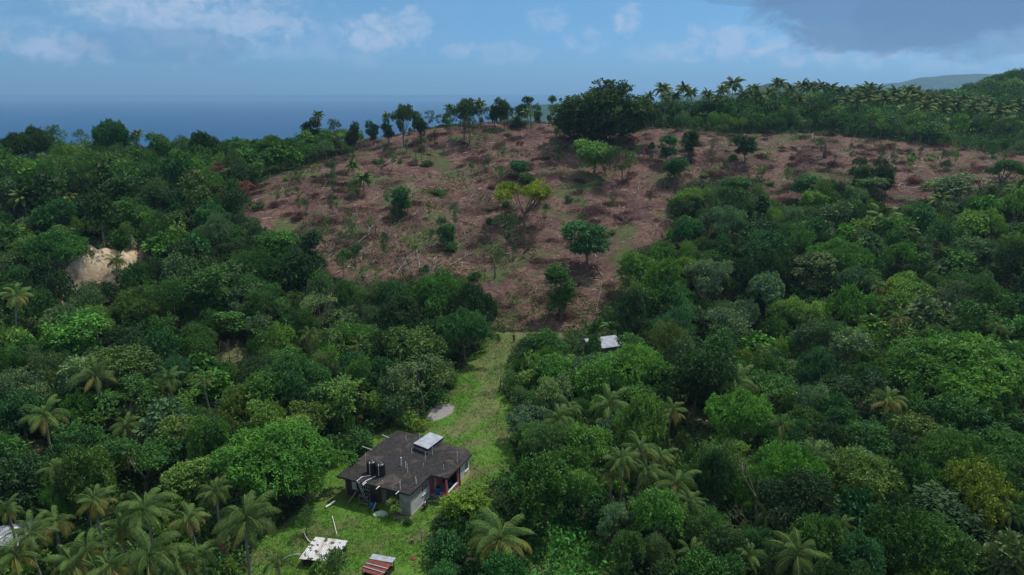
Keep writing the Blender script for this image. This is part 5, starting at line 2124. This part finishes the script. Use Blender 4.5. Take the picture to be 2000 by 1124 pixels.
# dead leaves and twigs in heaps
x, y = area_points(W_CLEAR, 150000, g)
hp = vnoise(x, y, 7, 95) + .6 * vnoise(x, y, 2.5, 96)
k = g.random(len(x)) < .12 + np.clip(hp, -.1, 1) * 1.3
x, y, hp = x[k], y[k], hp[k]
z = H(x, y) + .05 + np.clip(hp, 0, 1) * 1.1 * g.random(len(x))
Vb, Qb, tb = leaves(g, np.stack([x, y, z], -1), np.tile([0, 0, 1.], (len(x), 1)), 4, .42, .11, 1.2, .2, .2)
pal2 = np.array([(.13, .055, .045), (.20, .11, .08), (.09, .032, .036), (.26, .16, .11)])
hn = vnoise(x, y, 12, 97)
ci = np.clip(((hn + .5) * 4 + g.normal(0, .7, len(x))).astype(int), 0, 3)
Tb = (pal2[ci] * g.uniform(.75, 1.2, (len(x), 1)))[tb]
# brush piles pulled together
hxp, hyp = area_points(W_CLEAR, 2500, g)
hxp, hyp = hxp[:850], hyp[:850]
HV, HQ, HT, kk = [Va, Vb], [Qa, Qb + len(Va)], [Ta, Tb], len(Va) + len(Vb)
for a_, b_ in zip(hxp, hyp):
    R_ = g.uniform(.7, 2.4)
    st_a = g.normal(.5, .5)
    ax_, ay_ = math.cos(st_a), math.sin(st_a)
    el_ = g.uniform(1.2, 3.2)
    m = int(46 * R_)
    p_, q_ = g.normal(0, .45 * R_ * el_, m), g.normal(0, .42 * R_, m)
    rr_ = np.minimum(R_, np.hypot(p_ / el_, q_))
    x, y = a_ + p_ * ax_ - q_ * ay_, b_ + p_ * ay_ + q_ * ax_
    L = g.uniform(.6, 2.4, m)
    tone = g.choice(3)
    cols = np.array([(.085, .045, .045), (.15, .10, .08), (.055, .032, .030)])[tone][None] * g.uniform(.6, 1.5, (m, 1))
    top = R_ * .42 * (1 - (rr_ / R_) ** 2)
    V1, Q1, T1 = sticks(g, x, y, L, .02 + .03 * g.random(m) ** 2, .05 + top * g.random(m), st_a, cols)
    HV.append(V1)
    HQ.append(Q1 + kk)
    HT.append(T1)
    kk += len(V1)
    m2 = int(60 * R_)
    p_, q_ = g.normal(0, .45 * R_ * el_, m2), g.normal(0, .42 * R_, m2)
    rr_ = np.minimum(R_, np.hypot(p_ / el_, q_))
    x, y = a_ + p_ * ax_ - q_ * ay_, b_ + p_ * ay_ + q_ * ax_
    top = R_ * .40 * (1 - (rr_ / R_) ** 2)
    V1, Q1, t1 = leaves(g, np.stack([x, y, H(x, y) + top * g.random(m2)], -1), np.tile([0, 0, 1.], (m2, 1)), 4, .4, .13, 1.2, .2, .15)
    HV.append(V1)
    HQ.append(Q1 + kk)
    HT.append(np.array([(.13, .05, .05), (.19, .12, .09), (.08, .035, .035)])[tone][None] * g.uniform(.6, 1.4, (len(t1), 1)))
    kk += len(V1)
me = npmesh('brushwood', np.concatenate(HV), np.concatenate(HQ), M['slash'], np.concatenate(HT))
tag(link('brushwood', me), 'brown cut brushwood, twigs and dead leaves littering the cleared slope', 'brushwood', kind='stuff')

# fallen logs, each a thing
LOGM = []
for i in range(6):
    gg = np.random.default_rng(700 + i)
    mb = MB()
    n = 6
    pts = [(k / n, .010 * math.sin(k * 1.1 + i), .008 * math.sin(k + i)) for k in range(n + 1)]
    mb.tube(pts, [.017 * (1 - .6 * k / n) for k in range(n + 1)], 7)
    for j in range(3 + i % 3):
        f = gg.uniform(.35, .95)
        a = gg.uniform(-1, 1)
        b = (f + .18 * math.cos(a), .22 * math.sin(a) * 1.2, gg.uniform(.01, .10))
        mb.tube([(f, .008 * math.sin(f * n * 1.1 + i), .0), b, (b[0] + .08, b[1] * 1.35, b[2] + gg.uniform(-.02, .06))], [.008, .005, .002], 5)
    me = bpy.data.meshes.new('fallen_log')
    me.from_pydata(mb.v, [], mb.f)
    me.materials.append(M['dead_wood'])
    LOGM.append(me)
LOGS = [  # seen in the photograph: foot and tip
    ((612, 540), (655, 502)), ((655, 502), (735, 455)), ((690, 505), (732, 478)), ((700, 478), (735, 440)), ((635, 405), (665, 395)), ((540, 390), (552, 382)), ((628, 378), (640, 355)), ((850, 345), (918, 330)),
    ((733, 332), (782, 308)), ((757, 340), (775, 318)), ((830, 348), (812, 360)), ((1020, 312), (1035, 302)), ((1095, 292), (1125, 272)), ((1255, 290), (1262, 310)), ((1240, 350), (1262, 338)), ((1245, 375), (1250, 355)),
    ((1248, 395), (1240, 372)), ((1298, 372), (1298, 352)), ((1165, 610), (1180, 530)), ((1178, 545), (1160, 515)), ((1290, 455), (1270, 435)), ((1275, 462), (1280, 440)), ((1285, 440), (1310, 430)), ((1025, 578), (1033, 570)),
    ((1060, 640), (1068, 622)), ((760, 530), (800, 512)), ((790, 520), (830, 500)), ((840, 360), (830, 345)), ((880, 520), (930, 495)), ((905, 450), (912, 478)), ((500, 395), (530, 380)), ((1640, 305), (1690, 292)),
    ((1580, 310), (1612, 306)), ((1820, 300), (1860, 305)), ((1925, 315), (1950, 335)), ((1400, 315), (1430, 320)), ((1380, 358), (1440, 366)), ((1190, 350), (1180, 330)), ((1135, 395), (1110, 385)), ((700, 355), (690, 340)),
    ((590, 345), (605, 335)), ((660, 330), (680, 322)), ((980, 270), (992, 262)), ((1010, 285), (985, 275)), ((1165, 455), (1190, 470)), ((1210, 480), (1190, 470)), ((1000, 520), (1030, 510)), ((840, 470), (870, 445)),
    ((770, 440), (800, 425)), ((720, 400), (745, 385)), ((1055, 465), (1080, 470)), ((1100, 470), (1060, 450)), ((660, 470), (680, 450)), ((940, 420), (915, 405)), ((1230, 440), (1205, 425)), ((950, 350), (990, 340))]
gl = np.random.default_rng(2024)
lx_, ly_ = area_points(W_CLEAR, 1200, gl)
n_log = 0
for x_, y_ in zip(lx_, ly_):
    uu_, vv_, _d = project(x_, y_, float(H(x_, y_)))
    if not inpoly(uu_, vv_, P_CLEAR) or n_log > 105:
        continue
    an_ = gl.normal(.75, .45)
    ln_ = gl.uniform(14, 42) * (vv_ - 180) / 250
    LOGS.append(((uu_, vv_), (uu_ + ln_ * math.cos(an_), max(262, vv_ - ln_ * math.sin(an_) * .75))))
    n_log += 1
for i, (a, b) in enumerate(LOGS):
    A = ray(*a)
    B = ray(*b)
    za, zb = float(H(*A)), float(H(*B))
    d = Vector((B[0] - A[0], B[1] - A[1], zb - za))
    Ln = d.length
    if Ln > 14:
        d = d * (14 / Ln)
        Ln = 14
    Ln = max(Ln, 2.5)
    o = link('fallen_log', LOGM[i % 6])
    o.location = (A[0], A[1], za + .25)
    d.z += .3
    q = d.normalized().to_track_quat('X', 'Z')
    o.rotation_euler = q.to_euler()
    thick = gl.random() < .4
    th_ = Ln * (.85 if thick else .5) * min(1, 6 / Ln + .2)
    o.scale = (Ln, th_, th_)
    note(o, ('long' if Ln > 7 else 'short') + (' thick' if thick else ' thin') + ' fallen log', 'log', A[0], A[1], za, group='fallen logs on the cleared slope')

# vine-covered stump of a tall tree and two bare poles
def bare_stem(u, v, vtop, desc, name='dead_tree', branches=5, r=.16, seed=0, mat='dead_wood', spread=.5):
    x, y = ray(u, v)
    z = float(H(x, y))
    d = pixdir(u, vtop)
    h = max(1.5, CAMH + d.z * y / d.y - z)
    gg = np.random.default_rng(seed + 60)
    root = empty(name, (x, y, z))
    mb = MB()
    mb.tube([(0, 0, -.3), (gg.normal(0, .1), 0, h * .5), (gg.normal(0, .25), gg.normal(0, .2), h)], [r * 1.3, r * .8, r * .3], 7)
    mb.build('trunk', M[mat], root, smooth=True)
    for i in range(branches):
        f = gg.uniform(.35, .9)
        a = gg.uniform(0, 6.28)
        l = h * spread * gg.uniform(.5, 1)
        e = Vector((math.cos(a) * l, math.sin(a) * l, h * f + l * .7))
        s0 = Vector((0, 0, h * f))
        m_ = s0.lerp(e, .5) + Vector((0, 0, -.05 * l))
        mb = MB()
        mb.tube([s0, m_, e], [r * .4, r * .25, r * .08], 5)
        for k in range(3):
            a2 = a + gg.uniform(-1, 1)
            mb.tube([m_.lerp(e, k / 3), m_.lerp(e, k / 3) + Vector((math.cos(a2), math.sin(a2), .9)) * l * .35], [r * .16, r * .05], 4)
        mb.build('branch', M[mat], root)
    note(root, desc, 'dead tree', x, y, z + h * .5, u=u, v=v)


bare_stem(1610, 309, 268, 'short dark broken tree stump', 'tree_stump', 2, .55, 1, 'bark', .15)
bare_stem(967, 545, 492, 'bare straight pole-like trunk', 'dead_tree', 1, .14, 2, 'bark', .1)
bare_stem(918, 300, 250, 'thin bare standing trunk', 'dead_tree', 3, .12, 3, 'bark', .25)
bare_stem(813, 325, 262, 'thin bare standing trunk', 'dead_tree', 2, .12, 4, 'bark', .2)
bare_stem(747, 335, 290, 'thin bare standing trunk', 'dead_tree', 2, .10, 5, 'bark', .2)
bare_stem(1390, 325, 270, 'thin bare standing trunk', 'dead_tree', 2, .12, 6, 'bark', .2)
bare_stem(1440, 1040, 905, 'leafless grey branching dead tree', 'dead_tree', 14, .12, 7, 'bark', .5)
bare_stem(1465, 1085, 960, 'leafless grey branching dead tree', 'dead_tree', 12, .10, 8, 'bark', .5)
bare_stem(823, 1060, 1036, 'low dead bush of pale bare branches', 'dead_bush', 9, .05, 9, 'dead_wood', .6)
bare_stem(734, 460, 412, 'thin bare standing trunk', 'dead_tree', 2, .10, 10, 'bark', .2)
bare_stem(1018, 305, 270, 'thin bare standing trunk', 'dead_tree', 1, .10, 11, 'bark', .2)
bare_stem(55, 660, 590, 'thin grey standing trunk', 'dead_tree', 2, .10, 12, 'dead_wood', .2)
bare_stem(432, 705, 668, 'thin grey standing trunk', 'dead_tree', 4, .07, 13, 'bark', .3)
bare_stem(449, 707, 664, 'thin grey standing trunk', 'dead_tree', 4, .07, 14, 'bark', .3)
bare_stem(466, 705, 668, 'thin grey standing trunk', 'dead_tree', 4, .07, 15, 'bark', .3)
p = ray(805, 1063)
mb = MB()
mb.tube([(0, 0, -.1), (.05, 0, .5)], [.24, .18], 9)
single(mb, 'tree_stump', M['bark'], 'short dark cut stump on the lawn left of the dead bush', 'stump', (*p, float(H(*p))))
for (u, v, lab) in [(807, 1094, 'flat reddish stone lying on the lawn right of the red-roofed shed')]:
    p = ray(u, v)
    heap('stone', M['rust'], lab, 'stone', (*p, float(H(*p)) + .02), .4, .3, .15, 41)
p = ray(866, 1028)
heap('dark_sack', M['galv'], 'pale grey sack under the yellow-flecked tree at the lawn edge', 'sack', (*p, float(H(*p)) + .02), .5, .3, .3, 44)

# banana plants
BL = []
g = np.random.default_rng(31)
for j in range(2):
    mb = MB()
    n = 7
    a = 1.2
    pts = [Vector((0, 0, 0))]
    for i in range(n):
        a -= .28 + .04 * j
        pts.append(pts[-1] + Vector((math.cos(a), 0, math.sin(a))) * .36)
    for i in range(n):
        w0 = .34 * math.sin(math.pi * min(1, .12 + i / n)) ** .6
        w1 = .34 * math.sin(math.pi * min(1, .12 + (i + 1) / n)) ** .6 if i < n - 1 else .04
        for s in (-1, 1):
            mb.add([pts[i], pts[i + 1], pts[i + 1] + Vector((0, s * w1, .10)), pts[i] + Vector((0, s * w0, .10))], [(0, 1, 2, 3)])
    me = bpy.data.meshes.new('leaf')
    me.from_pydata(mb.v, [], mb.f)
    me.materials.append(M['leaf'])
    at = me.attributes.new('var', 'FLOAT', 'FACE')
    at.data.foreach_set('value', np.full(len(me.polygons), .6, dtype=np.float32))
    BL.append(me)
mb = MB()
mb.tube([(0, 0, -.2), (0, 0, .8), (0, 0, 1.8)], [.17, .13, .08], 8)
bst = bpy.data.meshes.new('stem')
bst.from_pydata(mb.v, [], mb.f)
bst.materials.append(simple('banana_stem', (.12, .15, .05), .6, .3, 0, .3, 4))
for (u, v, s, h) in [(1195, 640, 1.5, 4), (1335, 735, 1.1, 2.6), (1347, 700, 1, 2.6), (1392, 755, 1.1, 2.6), (1312, 690, 1.1, 2.6), (1400, 785, 1.2, 2.4), (1370, 770, 1, 2.2), (1300, 712, 1, 2.2), (1330, 765, 1.2, 2.4), (1425, 780, 1, 2.2),
                     (1318, 660, 1, 3), (1690, 840, 1, 3), (175, 1040, 1.1, 2.6), (490, 640, .9, 3)]:
    x, y = solve_y(u, v, h)
    z = float(H(x, y))
    root = empty('banana_plant', (x, y, z), g.uniform(0, 6))
    st_ = link('stem', bst, root)
    st_.scale = (s, s, (h - .6) / 1.8)
    for i in range(8):
        o = link('leaf', BL[i % 2], root)
        o.location = (0, 0, h - .75)
        o.scale = (s,) * 3
        o.rotation_euler = (0, g.uniform(-.25, .35) - (.3 if i < 3 else 0), i * 2.4)
        o.color = (*(np.array([.055, .13, .04]) * g.uniform(.8, 1.3)), 1)
    note(root, 'banana plant with broad paddle leaves', 'banana plant', x, y, z + h, u=u, v=v)

# shrubs and crops beyond the crest on the right
n = 26000
xx = g.uniform(25, 420, n)
yy = g.uniform(255, 520, n)
k = (vnoise(xx, yy, 16, 85) + .4 * vnoise(xx, yy, 5, 86) > -.02) & ~inpoly(xx, yy, W_CLEAR) & (xx < yy * .8)
xx, yy = xx[k], yy[k]
zz = H(xx, yy) + g.random(len(xx)) * 1.8
V_, Q_, ti = leaves(g, np.stack([xx, yy, zz], -1), np.tile([0, 0, 1.], (len(xx), 1)), 5, 1.0, .5, 1.0, .3, .5)
cc = np.array([.035, .085, .024])[None] * (.6 + .8 * g.random((len(xx), 1)))
me = npmesh('shrubland', V_, Q_, M['leaf_mass'], cc[ti])
tag(link('shrubland', me), 'dense green shrubs and crops beyond the crest on the right', 'shrubland', kind='stuff')
# dark wooded rise at the far right
Vs, Qs, Ts, k0 = [], [], [], 0
cnt = 0
for i in range(2600):
    x = g.uniform(25, 420)
    y = g.uniform(285, 560) if x > 150 else g.uniform(285, 400)
    th = g.uniform(6, 11) * (1 if x < 210 else 1.25)
    if x > y * .82:
        continue
    u, v, dep = project(x, y, float(H(x, y)) + th)
    want = np.interp(u, [1280, 1340, 1400, 1440, 1500, 1560, 1620, 1700, 1740, 1780, 1850], [192, 196, 180, 190, 188, 196, 184, 174, 198, 178, 184]) + 20 + abs(g.normal(0, 12))
    if u < 1860 and y > 300 and y < 380:
        th = float(np.clip(CAMH + (pixdir(u, want).z * y / pixdir(u, want).y) - float(H(x, y)), 4, 16))
        v = want
    sk = np.interp(u, [1300, 1500, 1700, 1850, 1900, 1930, 1960, 2000, 2200], [188, 176, 172, 172, 158, 148, 138, 128, 120])
    if v < sk or u > 2100:
        continue
    if inpoly([u, u], [v + 12, v + 35], [(1830, 232), (2010, 245), (2010, 280), (1850, 268)]).any():
        continue
    if (u > 1880 and 190 < v < 222) or (u > 1600 and 200 < v < 235 and g.random() < .6):
        continue
    cnt += 1
    hue = g.choice(['dark', 'deep green', 'mid', 'light'], p=[.35, .3, .25, .1])
    Vl, var, w0, h0 = LOW['dome'][i % 4]
    sel = g.random(len(var)) < .5
    Vl = Vl.reshape(-1, 4, 3)[sel].reshape(-1, 3)
    var = var[sel]
    s = g.uniform(.6, 1.0) * th / 8
    Vs.append(Vl * np.array([s, s, th / 9.3]) + np.array([x, y, float(H(x, y))]))
    n = len(var)
    Qs.append(np.arange(n * 4).reshape(-1, 4) + k0)
    k0 += n * 4
    Ts.append(np.array(HUES[hue])[None] * (np.array([.5, .6, .62]) + var[:, None] * np.array([1.15, .85, .43])))
print('far wood', cnt)
me = npmesh('woodland', np.concatenate(Vs), np.concatenate(Qs), M['leaf_mass'], np.concatenate(Ts))
tag(link('woodland', me), 'far dark woodland on the rise at the right end of the crest', 'woodland', kind='stuff')

# ------------------------------------------------------------------ labels that single each plant and log out
LM = [('the concrete house', 790, 925), ('the battered white shed roof', 630, 1078), ('the red-roofed shed', 738, 1105), ('the middle of the grass drive', 940, 760), ('the two people', 988, 663),
      ('the gable-roofed house', 1172, 665), ('the sandy scarp', 196, 505), ('the gravel patch', 860, 808), ('the glowing yellow-green tree', 1025, 405), ('the giant crest tree', 1178, 205),
      ('the broken stump', 1610, 290), ('the yellowest lone palm', 1733, 785), ('the huge bright tree', 1885, 720), ('the leafless dead trees', 1450, 965), ('the big vivid mango-like tree', 520, 890),
      ('the wide dull flat-topped tree', 270, 890), ('the two tall dark trees', 1714, 350), ('the lower-left hut', 20, 1030), ('the yellow-fronded bottom palm', 978, 1048), ('the banana clump', 1345, 730),
      ('the leaning left palm', 35, 600), ('the domed bright tree', 1640, 500), ("the clearing's left tip", 500, 395), ('the pale umbrella tree', 1385, 545), ('the bottom right corner', 1960, 1090),
      ('the tall skyline tree at left', 216, 262), ('the cone-shaped far hill', 1530, 180), ('the far dark woodland', 1930, 190), ('the small cream soil gap', 448, 688), ("the clearing's bottom tip", 1040, 630),
      ('the upper left corner of land', 30, 300), ('the bottom left corner', 80, 1100), ('the right picture edge', 1960, 560), ('the sea end of the crest', 600, 260), ('the palm over the dark gully', 187, 735)]
ORD = ['first', 'second', 'third', 'fourth', 'fifth', 'sixth', 'seventh', 'eighth', 'ninth', 'tenth', 'eleventh', 'twelfth', 'thirteenth', 'fourteenth', 'fifteenth', 'sixteenth', 'seventeenth', 'eighteenth', 'nineteenth', 'twentieth'] + ['twenty-%s' % q_ for q_ in ('first', 'second', 'third', 'fourth', 'fifth', 'sixth', 'seventh', 'eighth', 'ninth')]
bins = {}
for a in ALL:
    best = min(LM, key=lambda L: ((a['u'] - L[1]) / 1.3) ** 2 + (a['v'] - L[2]) ** 2)
    du, dv = a['u'] - best[1], a['v'] - best[2]
    if abs(du) < 28 and abs(dv) < 28:
        rel = 'beside'
    elif abs(du) > abs(dv) * 1.1:
        rel = 'right of' if du > 0 else 'left of'
    else:
        rel = 'in front of' if dv > 0 else 'behind'
    bins.setdefault((a['desc'], rel, best[0]), []).append(a)
for (desc, rel, lm), L in bins.items():
    L.sort(key=lambda a: a['u'])
    for i, a in enumerate(L):
        lab = desc + ' ' + rel + ' ' + lm
        if len(L) > 1:
            lab += ', ' + (ORD[i] if i else 'leftmost') + (' from left' if i else ' one')
        wds = lab.split()
        if len(wds) > 16:
            lab = lab.replace('broadleaf ', '').replace('broken ', '').replace('coconut ', '')
        if len(lab.split()) > 16:
            lab = lab.replace(' one', '').replace('the ', '')
        grp = a['group'] or {'tree': 'broadleaf trees of the forest and clearing', 'sapling': 'saplings left on the cleared slope and crest', 'bush': 'leafy bushes', 'palm tree': 'coconut palms among the forest',
                             'banana plant': 'banana plants', 'dead tree': 'bare dead stems'}.get(a['cat'])
        tag(a['o'], lab, a['cat'], grp)

# ------------------------------------------------------------------ haze
mb = MB()
mb.box(-16000, 16000, -1500, 16000, SEA - 12, 225)
hz = bpy.data.materials.new('haze')
hz.use_nodes = True
hz.node_tree.nodes.clear()
ho_ = hz.node_tree.nodes.new('ShaderNodeOutputMaterial')
pv = hz.node_tree.nodes.new('ShaderNodeVolumePrincipled')
pv.inputs['Color'].default_value = (0.40, 0.70, 1.0, 1)
pv.inputs['Density'].default_value = 0.000095
pv.inputs['Anisotropy'].default_value = 0.3
hz.node_tree.links.new(pv.outputs[0], ho_.inputs['Volume'])
hzo = mb.build('haze', hz)
tag(hzo, 'pale sea haze in the air', 'haze', kind='stuff')
